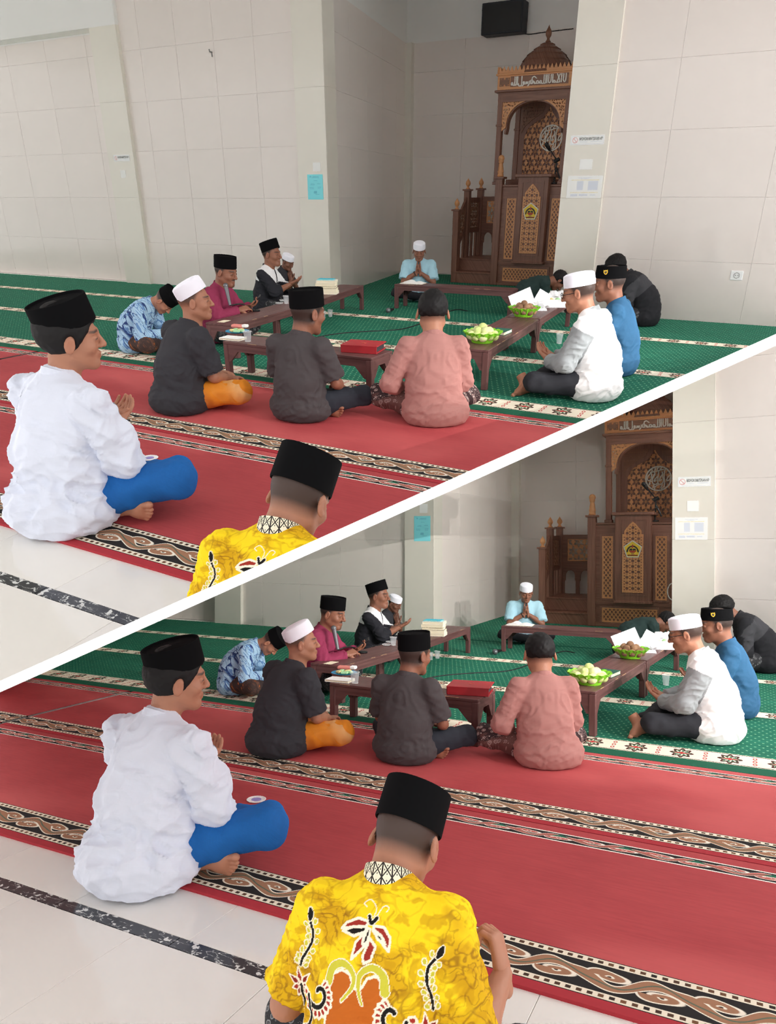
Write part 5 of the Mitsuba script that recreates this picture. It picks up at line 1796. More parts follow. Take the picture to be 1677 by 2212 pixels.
    # canopy
    for x in (-0.80, 0.80):
        for y in (0.14, 1.10):
            sx = 1 if x < 0 else -1
            xx = x + 0.055 * sx
            k = pc("canopy_post", cat(box(xx - 0.055, xx + 0.055, y - 0.055, y + 0.055, 1.69, 3.05, 0.006), box(xx - 0.075, xx + 0.075, y - 0.075, y + 0.075, 1.69, 1.74, 0.006), box(xx - 0.07, xx + 0.07, y - 0.07, y + 0.07, 2.60, 2.63, 0.004)))
    b = pc("canopy_beam", cat(box(-0.80, 0.80, 0.085, 0.125, 2.96, 3.11), box(-0.80, 0.80, 1.08, 1.16, 2.96, 3.11), box(-0.80, -0.74, 0.1, 1.15, 2.96, 3.11), box(0.74, 0.80, 0.1, 1.15, 2.96, 3.11), box(-0.86, 0.86, 0.02, 1.22, 3.10, 3.135, 0.005)))
    th = np.linspace(np.pi, 0, 25)
    archline = [(0.60 * math.cos(a), 2.58 + 0.40 * math.sin(a) ** 0.85) for a in th]
    span = sg.Polygon([(-0.70, 2.52), (-0.60, 2.58)] + archline[1:-1] + [(0.60, 2.58), (0.70, 2.52), (0.70, 3.06), (-0.70, 3.06)])
    pc("carved_arch", extrude(lattice_scroll(span, 0.028), 0.03, at=0.13), "mat_light_teak", b, label="light wood arch carved with curling leaves")
    pc("arch_lining", extrude(sg.LineString([(-0.62, 2.50)] + archline + [(0.62, 2.50)]).buffer(0.02).difference(span), 0.14, at=0.27), "mat_dark_teak", b)
    f = pc("frieze", cat(box(-0.82, 0.82, 0.06, 1.18, 3.135, 3.36, 0.004), box(-0.85, 0.85, 0.03, 1.21, 3.345, 3.37, 0.004)), "mat_light_teak", label="light wood frieze with white calligraphy")
    pc("ornament", extrude(sg.box(-0.77, 3.19, -0.55, 3.31).difference(so.unary_union([sg.Polygon([(-0.755, 3.20), (-0.755, 3.225), (-0.72, 3.20)]), sg.Polygon([(-0.755, 3.30), (-0.755, 3.275), (-0.72, 3.30)]), sg.Polygon([(-0.565, 3.20), (-0.565, 3.225), (-0.60, 3.20)]), sg.Polygon([(-0.565, 3.30), (-0.565, 3.275), (-0.60, 3.30)]), sg.Point(-0.66, 3.197).buffer(0.02, 4), sg.Point(-0.66, 3.303).buffer(0.02, 4)])), 0.008, at=0.06), "mat_mid_teak", f)
    pc("ground", extrude(sg.box(-0.53, 3.175, 0.72, 3.325), 0.003, at=0.06), "mat_mid_teak", f)
    pc("calligraphy", extrude(sa.translate(sa.scale(shahada(), 0.185, 0.135, origin=(0, 0)), -0.50, 3.185), 0.012, at=0.058), "mat_white_letter", f, label="white Arabic lettering")
    n = 19
    cr = [(-0.82, 3.37)]
    for i in range(n):
        x = -0.82 + 1.64 * i / n
        w = 1.64 / n
        cr += [(x + 0.01, 3.41), (x + w * 0.25, 3.435), (x + w * 0.5, 3.475), (x + w * 0.75, 3.435), (x + w - 0.01, 3.41)]
    cr += [(0.82, 3.37)]
    pc("cresting", cat(extrude(sg.Polygon(cr), 0.025, at=0.085), moved(extrude(sg.Polygon(cr), 0.025, at=0.0), rotz(-90) @ np.diag([0.72, 1, 1]), (-0.80, 0.62, 0)), moved(extrude(sg.Polygon(cr), 0.025, at=0.0), rotz(-90) @ np.diag([0.72, 1, 1]), (0.82, 0.62, 0))), "mat_light_teak", f, label="zigzag crest")
    # stepped dome
    prof = [(0.62, 3.36), (0.60, 3.43), (0.55, 3.47), (0.54, 3.475), (0.55, 3.49), (0.505, 3.56), (0.49, 3.565), (0.50, 3.58), (0.42, 3.65), (0.405, 3.655), (0.415, 3.67), (0.29, 3.735), (0.275, 3.74), (0.285, 3.755), (0.16, 3.805), (0.15, 3.81), (0.155, 3.825), (0.06, 3.85), (0.0, 3.855)]
    d = pc("dome", moved(lathe(prof, 8), rotz(22.5), (0.0, 0.62, 0)), "mat_dark_teak", smooth=20)
    pc("dome_finial", moved(moved(lathe(FINIAL, 28), None, (0, 0, 0), 1.25), None, (0.0, 0.62, 3.85)), "mat_mid_teak", d, True)
    # back screen with ogee arch
    bp = sg.Polygon([(-0.58, 1.72), (0.58, 1.72), (0.58, 2.50), (0.50, 2.64), (0.36, 2.72), (0.16, 2.80), (0.06, 2.90), (0, 3.0), (-0.06, 2.90), (-0.16, 2.80), (-0.36, 2.72), (-0.50, 2.64), (-0.58, 2.50)])
    k = pc("back_screen", extrude(sg.box(-0.72, 1.69, 0.72, 3.08).difference(bp.buffer(-0.02)), 0.05, at=1.12))
    pc("backing", extrude(bp, 0.006, at=1.112), "mat_dark_teak", k)
    pc("lattice", extrude(lattice_petal(bp, 0.20, 0.02), 0.018, at=1.096), "mat_light_teak", k, label="pierced rosette screen")
    for sx in (-1, 1):
        sp = sg.Polygon([(sx * 0.64, 2.98), (sx * 0.10, 2.98), (sx * 0.18, 2.86), (sx * 0.40, 2.76), (sx * 0.56, 2.66), (sx * 0.64, 2.56)])
        pc("spandrel", extrude(lattice_scroll(sp, 0.02, 4), 0.012, at=1.065), "mat_mid_teak", k)
    ring = sg.Point(0, 0).buffer(1, 24).difference(sg.Point(0, 0).buffer(0.90, 24))
    pm("medallion", extrude(sa.translate(sa.scale(so.unary_union([ring, medallion_letters()]), 0.215, 0.215, origin=(0, 0)), 0.075, 2.46), 0.022, at=1.085), "mat_silver_ring", k, label="silver ring with Arabic calligraphy")
    pc("bench", box(-0.72, 0.72, 0.55, 1.1, 1.69, 1.78, 0.01))
    # stair platform with its railing
    xl, xr = -1.92, -1.08
    tr = []
    for i, (y0, z1) in enumerate(((0.0, 0.20), (0.28, 0.42))):
        p("step", cat(box(xl, xr, y0 + 0.02, 1.30, z1 - 0.215, z1 - 0.025), box(xl, xr, y0, 1.30, z1 - 0.025, z1, 0.004)))
    posts = {"front": (xl + 0.05, 0.06, 1.26), "mid": (xl + 0.05, 0.56, 1.60), "rear": (xl + 0.05, 1.24, 1.62)}
    for nm, (x, y, h) in posts.items():
        k = p("railing_post", cat(box(x - 0.055, x + 0.055, y - 0.055, y + 0.055, 0.0, h, 0.005), box(x - 0.08, x + 0.08, y - 0.08, y + 0.08, h - 0.005, h + 0.025, 0.004)))
        p("finial", moved(moved(lathe(FINIAL, 24), None, (0, 0, 0), 0.95), None, (x, y, h + 0.025)), "mat_light_teak", k, True)
    x = xl + 0.05
    # sloping side panel, level side panel, rear panel
    for nm, q in (("sloping", [(0.10, 0.56), (0.52, 0.94), (0.52, 1.50), (0.10, 1.14)]), ("level", [(0.60, 0.86), (1.20, 0.86), (1.20, 1.48), (0.60, 1.48)])):
        poly = sg.Polygon(q)
        hole = poly.buffer(-0.075, join_style=2)
        k = p("side_panel", cat(extrude(poly.difference(hole), 0.04, "yz", x - 0.02)))
        p("lattice", extrude(lattice_petal(hole, 0.16, 0.012), 0.014, "yz", x - 0.007), "mat_mid_teak", k)
    rp = sg.box(x + 0.05, 0.90, -0.9, 1.50)
    rh = sg.box(x + 0.15, 1.02, -0.95, 1.42)
    k = p("rear_panel", extrude(rp.difference(rh), 0.04, at=1.26))
    p("lattice", extrude(lattice_petal(rh, 0.20, 0.02), 0.014, at=1.25), "mat_light_teak", k, label="pierced rosette panel")
    ar = sg.box(x + 0.05, 0.66, -0.9, 0.92)
    for i in range(3):
        cx = x + 0.20 + i * 0.27
        ar = ar.difference(so.unary_union([sg.box(cx - 0.085, 0.60, cx + 0.085, 0.74), sa.scale(sg.Point(cx, 0.74).buffer(0.085), 1, 1.3)]))
    p("arcade", extrude(ar, 0.035, at=1.26))
    for i in range(4):
        cx = x + 0.065 + i * 0.27
        p("baluster", box(cx - 0.032, cx + 0.032, 1.215, 1.26, 0.42, 0.70))
    for i in range(5):
        yy = 0.22 + i * 0.21
        zt = 0.56 + 0.9 * (yy - 0.10) + 0.03 if yy < 0.5 else 0.88
        p("baluster", box(x - 0.02, x + 0.02, yy - 0.025, yy + 0.025, 0.42 if yy > 0.28 else 0.2, zt))
    # microphone on its stand behind the lectern
    mk = thing("pulpit_microphone", "black microphone on a short stand behind the lectern, " + hall.where, "microphone")
    b0, b1 = T((-0.075, 0.10, 1.70)), T((-0.06, 0.10, 2.06))
    put(hall, "stand", cat(tube([b0, b1], 0.012 * s, 10), tube([b1 - [0, 0, 0.14], b1 + [0.03, 0, -0.12]], [0.035, 0.02], 10), tube([T((-0.055, 0.08, 1.96)), T((0.03, 0.08, 1.78))], 0.012, 8), moved(lathe([(0, 0), (0.06, 0), (0.06, 0.02), (0, 0.02)], 16), None, b0)), "mat_mic_black", mk, 30)
    put(hall, "boom", cat(tube([b1, T((-0.18, 0.05, 2.22))], 0.009, 8), tube([b1 + [-0.04, 0, -0.02], b1 + [0.04, 0, 0.02]], 0.03, 10)), "mat_mic_black", mk, 30)
    put(hall, "head", tube([T((-0.18, 0.05, 2.20)), T((-0.19, 0.04, 2.23)), T((-0.235, 0.0, 2.30)), T((-0.25, -0.01, 2.32))], [0.014, 0.026, 0.034, 0.022], 14), "mat_mic_black", mk, 40)


for hall in (LOW, UP):
    tables(hall)
    pulpit(hall)
# ------------------------------------------------------------------ things on the tables, the floor and the walls
mat("mat_paper", srgb(240, 240, 238), 0.85)
mat("mat_page", srgb(226, 216, 190), 0.85)
mat("mat_cyan_paper", srgb(136, 226, 236), 0.8)
mat("mat_cyan_ink", srgb(110, 196, 214), 0.8)
mat("mat_ink", srgb(52, 52, 56), 0.7)
mat("mat_red_ink", srgb(206, 120, 120), 0.7)
mat("mat_faint_ink", srgb(216, 220, 230), 0.8)
mat("mat_gold_ink", srgb(236, 220, 168), 0.8)
mat("mat_red_folder", srgb(164, 36, 44), 0.45)
mat("mat_red_folder_mark", srgb(176, 66, 56), 0.5)
mat("mat_green_book", srgb(36, 86, 72), 0.6)
mat("mat_basket", srgb(140, 216, 52), 0.4)
mat("mat_guava", srgb(198, 210, 134), 0.5)
mat("mat_guava_pale", srgb(216, 222, 160), 0.5)
mat("mat_sapodilla", srgb(160, 122, 92), 0.8)
mat("mat_sapodilla_dark", srgb(140, 104, 78), 0.8)
mat("mat_plate_blue", srgb(40, 150, 196), 0.35)
mat("mat_bread", srgb(232, 214, 150), 0.7)
mat("mat_green_food", srgb(170, 214, 160), 0.6)
mat("mat_pink_pack", srgb(226, 140, 130), 0.5)
mat("mat_card", srgb(236, 236, 238), 0.7)
mat("mat_plastic_white", srgb(240, 240, 240), 0.3)
mat("mat_socket_dark", srgb(120, 118, 116), 0.5)
mat("mat_speaker", srgb(34, 38, 46), 0.6)
mat("mat_cable", srgb(26, 26, 28), 0.6)
mat("mat_phone", srgb(30, 26, 30), 0.25)
mat("mat_lid_print", srgb(150, 140, 200), 0.5)
mat("mat_book_blue", srgb(60, 190, 216), 0.5)
mat("mat_book_grey", srgb(100, 98, 98), 0.6)
mat("mat_book_white", srgb(228, 226, 220), 0.6)
mat("mat_frost", srgb(236, 240, 244), 0.35)
scene["mat_clear_plastic"] = {"type": "blendbsdf", "weight": 0.24, "clear": {"type": "thindielectric", "int_ior": 1.4}, "frost": scene["mat_frost"]}
scene["mat_bag"] = {"type": "twosided", "bsdf": {"type": "principled", "base_color": {"type": "rgb", "value": srgb(244, 244, 246)}, "roughness": 0.3}}


def cup(hall, at, label, r=0.034, h=0.085):
    key = thing("plastic_cup", label + ", " + hall.where, "cup", "clear plastic cups")
    m = lathe([(0.0, 0.002), (r * 0.72, 0.002), (r * 0.74, 0.006), (r, h - 0.004), (r * 1.06, h - 0.002), (r * 1.06, h), (r * 0.99, h)], 28)
    put(hall, "wall", moved(m, None, at), "mat_clear_plastic", key, True)
    put(hall, "rim", moved(tube([(r * 1.05 * math.cos(t), r * 1.05 * math.sin(t), h) for t in np.linspace(0, 2 * np.pi, 29)], 0.0016, 6), None, at), "mat_plastic_white", key, True)
    put(hall, "base_ring", moved(tube([(r * 0.73 * math.cos(t), r * 0.73 * math.sin(t), 0.003) for t in np.linspace(0, 2 * np.pi, 29)], 0.0012, 6), None, at), "mat_plastic_white", key, True)


def book(hall, label, at, w, d, t, rot, cover, name="book", group=None):
    """A closed book: two boards, a spine and a block of pages."""
    key = thing(name, label + ", " + hall.where, "book", group)
    R = rotz(rot)
    c = cat(box(-w / 2, w / 2, -d / 2, d / 2, 0, 0.003), box(-w / 2, w / 2, -d / 2, d / 2, t - 0.003, t), box(-w / 2, -w / 2 + 0.003, -d / 2, d / 2, 0, t))
    put(hall, "cover", moved(c, R, at), cover, key)
    put(hall, "pages", moved(box(-w / 2 + 0.003, w / 2 - 0.004, -d / 2 + 0.004, d / 2 - 0.004, 0.003, t - 0.003), R, at), "mat_page", key)
    return key


def basket(hall, at, r, h, label):
    key = thing("fruit_basket", label + ", " + hall.where, "basket")
    n = 96
    a = np.linspace(0, 2 * np.pi, n, endpoint=False)
    rows = [(0.50, 0.0), (0.52, 0.008), (0.62, 0.30), (0.78, 0.62), (0.93, 0.90), (1.0, 1.0), (0.985, 1.02), (0.90, 0.88), (0.75, 0.60), (0.59, 0.30), (0.48, 0.03), (0.0, 0.03)]
    v = []
    for i, (q, z) in enumerate(rows):
        wob = 1 + (0.035 * np.sin(a * 16) if q > 0.7 else 0.0 * a)
        up_ = z + (0.10 * np.abs(np.sin(a * 8)) if i in (4, 5, 6) else 0.0 * a)
        v.append(np.stack([r * q * wob * np.cos(a), r * q * wob * np.sin(a), h * up_], 1))
    v = np.vstack(v)
    f = []
    for i in range(len(rows) - 1):
        for j in range(n):
            if i in (2, 3) and (j // 3) % 2 == 0 and j % 3 == 1:
                continue
            if i in (7, 8) and (j // 3) % 2 == 0 and j % 3 == 1:
                continue
            p_, q_ = i * n + j, i * n + (j + 1) % n
            f += [(p_, q_, q_ + n), (p_, q_ + n, p_ + n)]
    put(hall, "bowl", moved(trimesh.Trimesh(v, np.array(f), process=False), None, at), "mat_basket", key)
    return key


def fruit_mesh(kind, seed):
    m = trimesh.creation.icosphere(subdivisions=3)
    v = m.vertices
    if kind == "guava":
        v = v * [1, 1, 1.08] * (1 + 0.05 * (meshkit.noise(v * 2.2, seed)[:, None] - 0.5))
        v[:, 2] -= 0.14 * np.exp(-((v[:, 0] ** 2 + v[:, 1] ** 2) / 0.05)) * (v[:, 2] > 0)
    else:
        v = v * [1, 1, 1.1] * (1 + 0.05 * (meshkit.noise(v * 3, seed)[:, None] - 0.5))
    m.vertices = v
    return m


def fruits(hall, at, n, r, R, kind, labels_, group):
    rng = random.Random(n)
    k = 0
    for layer, (cnt, rad, z) in enumerate(((n - 6, R * 0.62, 0.058), (5, R * 0.34, 0.092), (1, 0.0, 0.118))):
        for i in range(cnt):
            a = 2 * np.pi * i / cnt + layer * 0.5
            s = r * rng.uniform(0.92, 1.08)
            m = moved(fruit_mesh(kind, k % 3), rotz(rng.uniform(0, 360)) @ rotx(rng.uniform(-60, 60)), at + [rad * math.cos(a), rad * math.sin(a), z + rng.uniform(-0.004, 0.004)], s)
            key = thing(kind, labels_ + ", " + hall.where, "fruit", group + ", " + hall.where)
            put(hall, "flesh", m, ("mat_guava", "mat_guava_pale")[k % 2] if kind == "guava" else ("mat_sapodilla", "mat_sapodilla_dark")[k % 2], key, True)
            top = np.array([0, 0, 1.0])
            k += 1


def crumpled(w, d, h, seed, n=24):
    x, y = np.meshgrid(np.linspace(-w / 2, w / 2, n), np.linspace(-d / 2, d / 2, n), indexing="ij")
    p = np.stack([x, y, 0 * x], -1).reshape(-1, 3)
    z = meshkit.fbm(p * [14, 14, 1] + seed, 3, seed) * h * (1 - (np.abs(p[:, 0]) / w * 2) ** 4 * 0.6) + 0.002
    p[:, 2] = z
    q = p + [0, 0, 0.0012]
    i, j = np.meshgrid(np.arange(n - 1), np.arange(n - 1), indexing="ij")
    a = (i * n + j).ravel()
    f = np.vstack([np.stack([a, a + n, a + n + 1], 1), np.stack([a, a + n + 1, a + 1], 1)])
    return trimesh.Trimesh(np.vstack([q, p]), np.vstack([f, f[:, ::-1] + n * n]), process=False)


def paper_on_wall(hall, name, px0, px1, Y, bsdf, label, catg, t=0.003):
    """A flat sheet on a wall plane at depth Y from the pixels of its top left and bottom right corners."""
    a, b = hall.wall(*px0, Y), hall.wall(*px1, Y)
    key = thing(name, label + ", " + hall.where, catg)
    put(hall, "sheet", box(a[0], b[0], Y - t, Y, b[2], a[2]), bsdf, key)
    return key, a, b, Y - t


def text_on(hall, key, s, x0, x1, z, h, Y, bsdf, name="lettering", depth=0.0012, bold=False):
    m = meshkit.text_mesh(s, h, depth, bold)
    w = m.bounds[1][0] - m.bounds[0][0]
    v = m.vertices.copy()
    k = (x1 - x0) / w
    m.vertices = np.stack([x0 + (v[:, 0] - m.bounds[0][0]) * k, Y - v[:, 2], z + v[:, 1]], 1)
    put(hall, name, m, bsdf, key)


def no_phone_sign(hall, px0, px1, Y, label):
    key, a, b, y = paper_on_wall(hall, "sign", px0, px1, Y, "mat_paper", label, "sign")
    w, h = b[0] - a[0], a[2] - b[2]
    fr = sg.box(a[0] + 0.02 * w, b[2] + 0.08 * h, b[0] - 0.02 * w, a[2] - 0.08 * h)
    put(hall, "border", extrude(fr.difference(fr.buffer(-0.012 * w)), 0.001, at=y), "mat_faint_ink", key)
    cx, cz, r = a[0] + 0.14 * w, (a[2] + b[2]) / 2, 0.30 * h
    put(hall, "symbol", extrude(so.unary_union([sg.Point(cx, cz).buffer(r).difference(sg.Point(cx, cz).buffer(r * 0.86)), sg.LineString([(cx - r * 0.6, cz + r * 0.65), (cx + r * 0.6, cz - r * 0.65)]).buffer(r * 0.08), sg.box(cx - r * 0.3, cz - r * 0.72, cx + r * 0.3, cz - r * 0.62)]), 0.001, at=y), "mat_red_ink", key)
    text_on(hall, key, "MOHON MATIKAN HP", a[0] + 0.27 * w, b[0] - 0.05 * w, (a[2] + b[2]) / 2 - 0.02 * h, 0.30 * h, y, "mat_ink", bold=True)
    put(hall, "small_print", cat(box(a[0] + 0.27 * w, a[0] + 0.50 * w, y - 0.001, y, cz - 0.20 * h, cz - 0.14 * h), box(a[0] + 0.60 * w, b[0] - 0.06 * w, y - 0.001, y, cz - 0.20 * h, cz - 0.13 * h)), "mat_faint_ink", key)


def small_things(hall):
    w = hall.where
    T3 = hall.floor(785, 752, ZT)
    zt = ZT + 0.0008
    dirs = {}
    for lab, (key, R, at, L, W) in hall.tables.items():
        dirs[lab] = math.degrees(math.atan2(R[1, 0], R[0, 0]))
    front = [v for k, v in dirs.items() if "red folder" in k][0]
    right = [v for k, v in dirs.items() if "fruit" in k][0]
    back = [v for k, v in dirs.items() if "open book" in k][0]
    left = [v for k, v in dirs.items() if "book stack" in k][0]
    # red folder
    key = thing("folder", "red zip folder with an embossed mark lying on the front table, " + w, "folder")
    at = on_table(hall, (786, 757))
    R = rotz(front + 12)
    put(hall, "shell", moved(cat(box(-0.155, 0.145, -0.12, 0.12, 0.0, 0.008, 0.003), box(-0.155, 0.15, -0.125, 0.12, 0.052, 0.060, 0.003), box(-0.155, -0.147, -0.12, 0.12, 0.0, 0.058, 0.003), box(-0.15, 0.145, -0.124, -0.118, 0.0, 0.056, 0.002), box(-0.15, 0.13, 0.112, 0.118, 0.0, 0.056, 0.002)), R, at), "mat_red_folder", key)
    put(hall, "papers", moved(box(-0.145, 0.13, -0.115, 0.11, 0.008, 0.050), R, at), "mat_ink", key)
    put(hall, "mark", moved(moved(cat(lathe([(0.018, 0), (0.021, 0), (0.021, 0.0012), (0.018, 0.0012), (0.018, 0)], 24), lathe([(0, 0), (0.012, 0), (0.012, 0.0012), (0, 0.0012)], 5)), None, (0.0, 0.0, 0.060)), R, at), "mat_red_folder_mark", key)
    # plate of food, packet, booklet, cup on the front table
    at = on_table(hall, (512, 719))
    key = thing("plate", "blue plate with slices of food on the front table, " + w, "plate")
    put(hall, "dish", moved(lathe([(0, 0.002), (0.06, 0.002), (0.075, 0.008), (0.105, 0.016), (0.106, 0.019), (0.074, 0.011), (0, 0.006)], 40), None, at), "mat_plate_blue", key, True)
    for i in range(5):
        key = thing("snack", "pale green and cream snack on the blue plate, " + w, "food", "snacks on the blue plate, " + w)
        a = i * 1.3
        put(hall, "piece", moved(box(-0.03, 0.03, -0.018, 0.018, 0, 0.02, 0.006), rotz(i * 50), at + [0.045 * math.cos(a), 0.04 * math.sin(a), 0.012]), ("mat_green_food", "mat_bread")[i % 2], key)
    key = thing("packet", "pink and white snack packet behind the blue plate, " + w, "packet")
    q = on_table(hall, (514, 708))
    put(hall, "wrapper", moved(box(-0.065, 0.065, -0.03, 0.03, 0.0, 0.03, 0.01), rotz(front + 8), q), "mat_pink_pack", key)
    put(hall, "flap", moved(box(0.05, 0.10, -0.028, 0.028, 0.008, 0.034, 0.006), rotz(front + 8), q), "mat_paper", key)
    book(hall, "white booklet beside the blue plate on the front table", on_table(hall, (503, 733)), 0.20, 0.13, 0.018, front + 6, "mat_paper")
    cup(hall, on_table(hall, (535, 738)), "clear plastic cup beside the white booklet on the front table")
    key = thing("paper", "cream sheet of paper left of the red folder, " + w, "paper")
    put(hall, "sheet", moved(box(-0.08, 0.08, -0.05, 0.05, 0, 0.0012), rotz(front + 3), on_table(hall, (736, 747))), "mat_page", key)
    # the left tables
    cup(hall, on_table(hall, (618, 656)), "clear plastic cup on the left table before the person with cupped hands")
    for px, lb in (((603, 657), "nearer"), ((611, 651), "farther")):
        key = thing("cup_lid", f"{lb} of two clear lids, left table, " + w, "lid")
        q = on_table(hall, px)
        put(hall, "dish", moved(lathe([(0, 0.002), (0.035, 0.002), (0.042, 0.014), (0.046, 0.015)], 28), None, q), "mat_clear_plastic", key, True)
        put(hall, "rim", moved(tube([(0.045 * math.cos(t), 0.045 * math.sin(t), 0.015) for t in np.linspace(0, 2 * np.pi, 25)], 0.0016, 6), None, q), "mat_plastic_white", key, True)
    for px, lb in (((698, 687), "left"), ((713, 684), "right")):
        q = hall.floor(*px, 0.012)
        cup(hall, q, f"{lb} of two clear plastic cups standing on the green carpet")
    key = thing("paper", "cream paper at the near end of the left table, " + w, "paper")
    put(hall, "sheet", moved(box(-0.07, 0.07, -0.04, 0.04, 0, 0.0012), rotz(left), on_table(hall, (483, 694))), "mat_page", key)
    at = on_table(hall, (706, 634))
    z = 0.0
    for i, (cv, t, ww, dd, lb) in enumerate((("mat_book_white", 0.030, 0.27, 0.20, "bottom white book"), ("mat_page", 0.036, 0.26, 0.19, "second cream book from bottom"), ("mat_book_grey", 0.028, 0.25, 0.18, "middle grey book"), ("mat_page", 0.036, 0.25, 0.19, "thick cream book under the top book"), ("mat_book_white", 0.030, 0.24, 0.18, "white book"), ("mat_book_blue", 0.012, 0.20, 0.15, "thin cyan book on top"))):
        k = book(hall, f"{lb} in the stack", at + [0.006 * math.sin(i * 2), 0.004 * math.cos(i * 3), z], ww, dd, t, left - 80 + 3 * math.sin(i), cv, group="stack of books on the left table")
        if "printed" in lb:
            m = meshkit.text_mesh("KITAB", 0.010, 0.001)
        z += t + 0.0006
    # open book before the praying person
    key = thing("open_book", "open book with white pages on the table before the pulpit, " + w, "book")
    at = on_table(hall, (892, 612))
    R = rotz(back + 4)
    n = 12
    for s_ in (-1, 1):
        u = np.linspace(0, 1, n)
        top = [(s_ * 0.16 * x, 0.006 + 0.030 * math.sin(math.pi * min(1, x * 1.15 + 0.08)) * (1.1 if s_ < 0 else 0.55)) for x in u]
        poly = sg.Polygon([(0, 0.003)] + top + [(s_ * 0.16, 0.003)])
        put(hall, "pages", moved(extrude(poly.buffer(0.0005), 0.21, at=0.105), R, at), "mat_paper", key)
    put(hall, "cover", moved(box(-0.168, 0.168, -0.11, 0.11, 0, 0.003), R, at), "mat_page", key)
    # fruit baskets and the green book
    at = on_table(hall, (1041, 739))
    basket(hall, at, 0.165, 0.085, "green plastic basket heaped with pale green guavas on the right table")
    fruits(hall, at, 17, 0.036, 0.165, "guava", "pale green guava in the nearer green basket", "guavas in the nearer basket")
    k = book(hall, "dark green book between the two fruit baskets", on_table(hall, (1080, 720)), 0.15, 0.21, 0.03, right - 95, "mat_green_book")
    at = on_table(hall, (1130, 683))
    basket(hall, at, 0.165, 0.085, "green plastic basket of round brown fruit on the right table")
    fruits(hall, at, 16, 0.034, 0.165, "sapodilla", "round brown fruit in the farther green basket", "brown fruits in the farther basket")
    # cake boxes, papers, bag
    at = on_table(hall, (1189, 662))
    R = rotz(right - 68)
    key = thing("cake_box", "open white cardboard box with bread on the far right table, " + w, "box")
    put(hall, "tray", moved(cat(box(-0.15, 0.15, -0.10, 0.10, 0, 0.003), box(-0.15, 0.15, -0.10, -0.097, 0, 0.085), box(-0.15, 0.15, 0.097, 0.10, 0, 0.085), box(-0.15, -0.147, -0.10, 0.10, 0, 0.085), box(0.147, 0.15, -0.10, 0.10, 0, 0.085)), R, at), "mat_card", key)
    for i, (c, dx) in enumerate((("mat_bread", -0.02), ("mat_green_food", 0.07), ("mat_bread", -0.09))):
        k = thing("snack", ("long cream bread roll", "green wrapped cake", "round cream cake")[i] + " in the open white box, " + w, "food")
        m = moved(trimesh.creation.icosphere(subdivisions=2), None, (0, 0, 0))
        m.vertices = m.vertices * [(0.035, 0.07, 0.03), (0.028, 0.03, 0.028), (0.035, 0.04, 0.028)][i]
        put(hall, "piece", moved(m, R @ rotz(30), at + R @ [dx, 0.01, 0.065]), c, k, True)
    at = on_table(hall, (1148, 668))
    R = rotz(right - 75)
    key = thing("cake_box", "flattened white box with raised flaps behind the brown fruit, " + w, "box")
    put(hall, "panel", moved(box(-0.16, 0.16, -0.11, 0.11, 0, 0.004), R, at), "mat_card", key)
    put(hall, "flap", moved(box(-0.15, 0.10, 0, 0.003, 0, 0.17), R @ roty(-24) @ rotx(-18), at + R @ [-0.06, 0.02, 0.035]), "mat_card", key)
    put(hall, "flap", moved(box(-0.06, 0.09, 0, 0.003, 0, 0.15), R @ roty(28) @ rotx(-10), at + R @ [0.06, 0.08, 0.045]), "mat_card", key)
    key = thing("tissue", "crumpled white tissue paper between the brown fruit and the cake box, " + w, "tissue")
    put(hall, "sheet", moved(crumpled(0.26, 0.16, 0.11, 3), rotz(right - 70), on_table(hall, (1160, 665))), "mat_paper", key, True)
    key = thing("plastic_bag", "crumpled white plastic bag behind the cake box, " + w, "bag")
    put(hall, "film", moved(crumpled(0.26, 0.22, 0.16, 8, 30), rotz(right), on_table(hall, (1208, 646))), "mat_bag", key, True)
    cup(hall, on_table(hall, (1166, 668)), "clear plastic cup beside the brown fruit basket")
    cup(hall, hall.floor(1207, 742, 0.012), "clear plastic cup on the green carpet beside the vest wearer", 0.036, 0.10)
    # floor: microphone, cables, cup lid
    q = hall.floor(838, 676, 0.012)
    key = thing("microphone", "grey microphone lying on the green carpet beside the back table, " + w, "microphone")
    d = unit(hall.floor(856, 669, 0.012) - q)
    put(hall, "head", moved(trimesh.creation.icosphere(subdivisions=3, radius=0.034), None, q + [0, 0, 0.034]), "mat_mic_grey", key, True)
    put(hall, "handle", tube([q + [0, 0, 0.034] + d * 0.02, q + [0, 0, 0.022] + d * 0.20], [0.024, 0.014], 14), "mat_mic_black", key, 40)
    key = thing("cable", "thin black cable lying across the green carpet, " + w, "cable")
    put(hall, "cord", tube(spline([hall.floor(*p_, 0.016) for p_ in ((560, 742), (640, 737), (720, 722), (790, 716), (860, 712), (905, 700), (950, 680), (985, 669), (1010, 672))], 8), 0.006, 8), "mat_cable", key, True)
    q = hall.floor(322, 990, 0.0125)
    key = thing("cup_lid", "round printed cup lid on the red carpet by blue sarong, " + w, "lid")
    put(hall, "film", moved(lathe([(0, 0.003), (0.030, 0.003), (0.050, 0.002), (0.053, 0.0045), (0.049, 0.0045)], 36), None, q), "mat_plastic_white", key, True)
    put(hall, "print", moved(lathe([(0, 0.0), (0.028, 0.0), (0.0, 0.0008)], 12), None, q + [0, 0, 0.0034]), "mat_lid_print", key)
    # microphone on a small stand in front of the maroon shirt
    key = thing("microphone", "grey handled microphone held up on a small stand beside the maroon shirt, " + w, "microphone")
    b = on_table(hall, (551, 672))
    loc, s, R, fig, pk = PLACED[(hall.name, "maroon")]
    zt_ = hall.tables and ZT
    tgt = loc + R @ ((fig.head + fig.Rh @ [0.14, 0.10, -0.10]) * s)
    low = tgt + R @ (np.array([0.06, 0.06, -0.19]) * s)
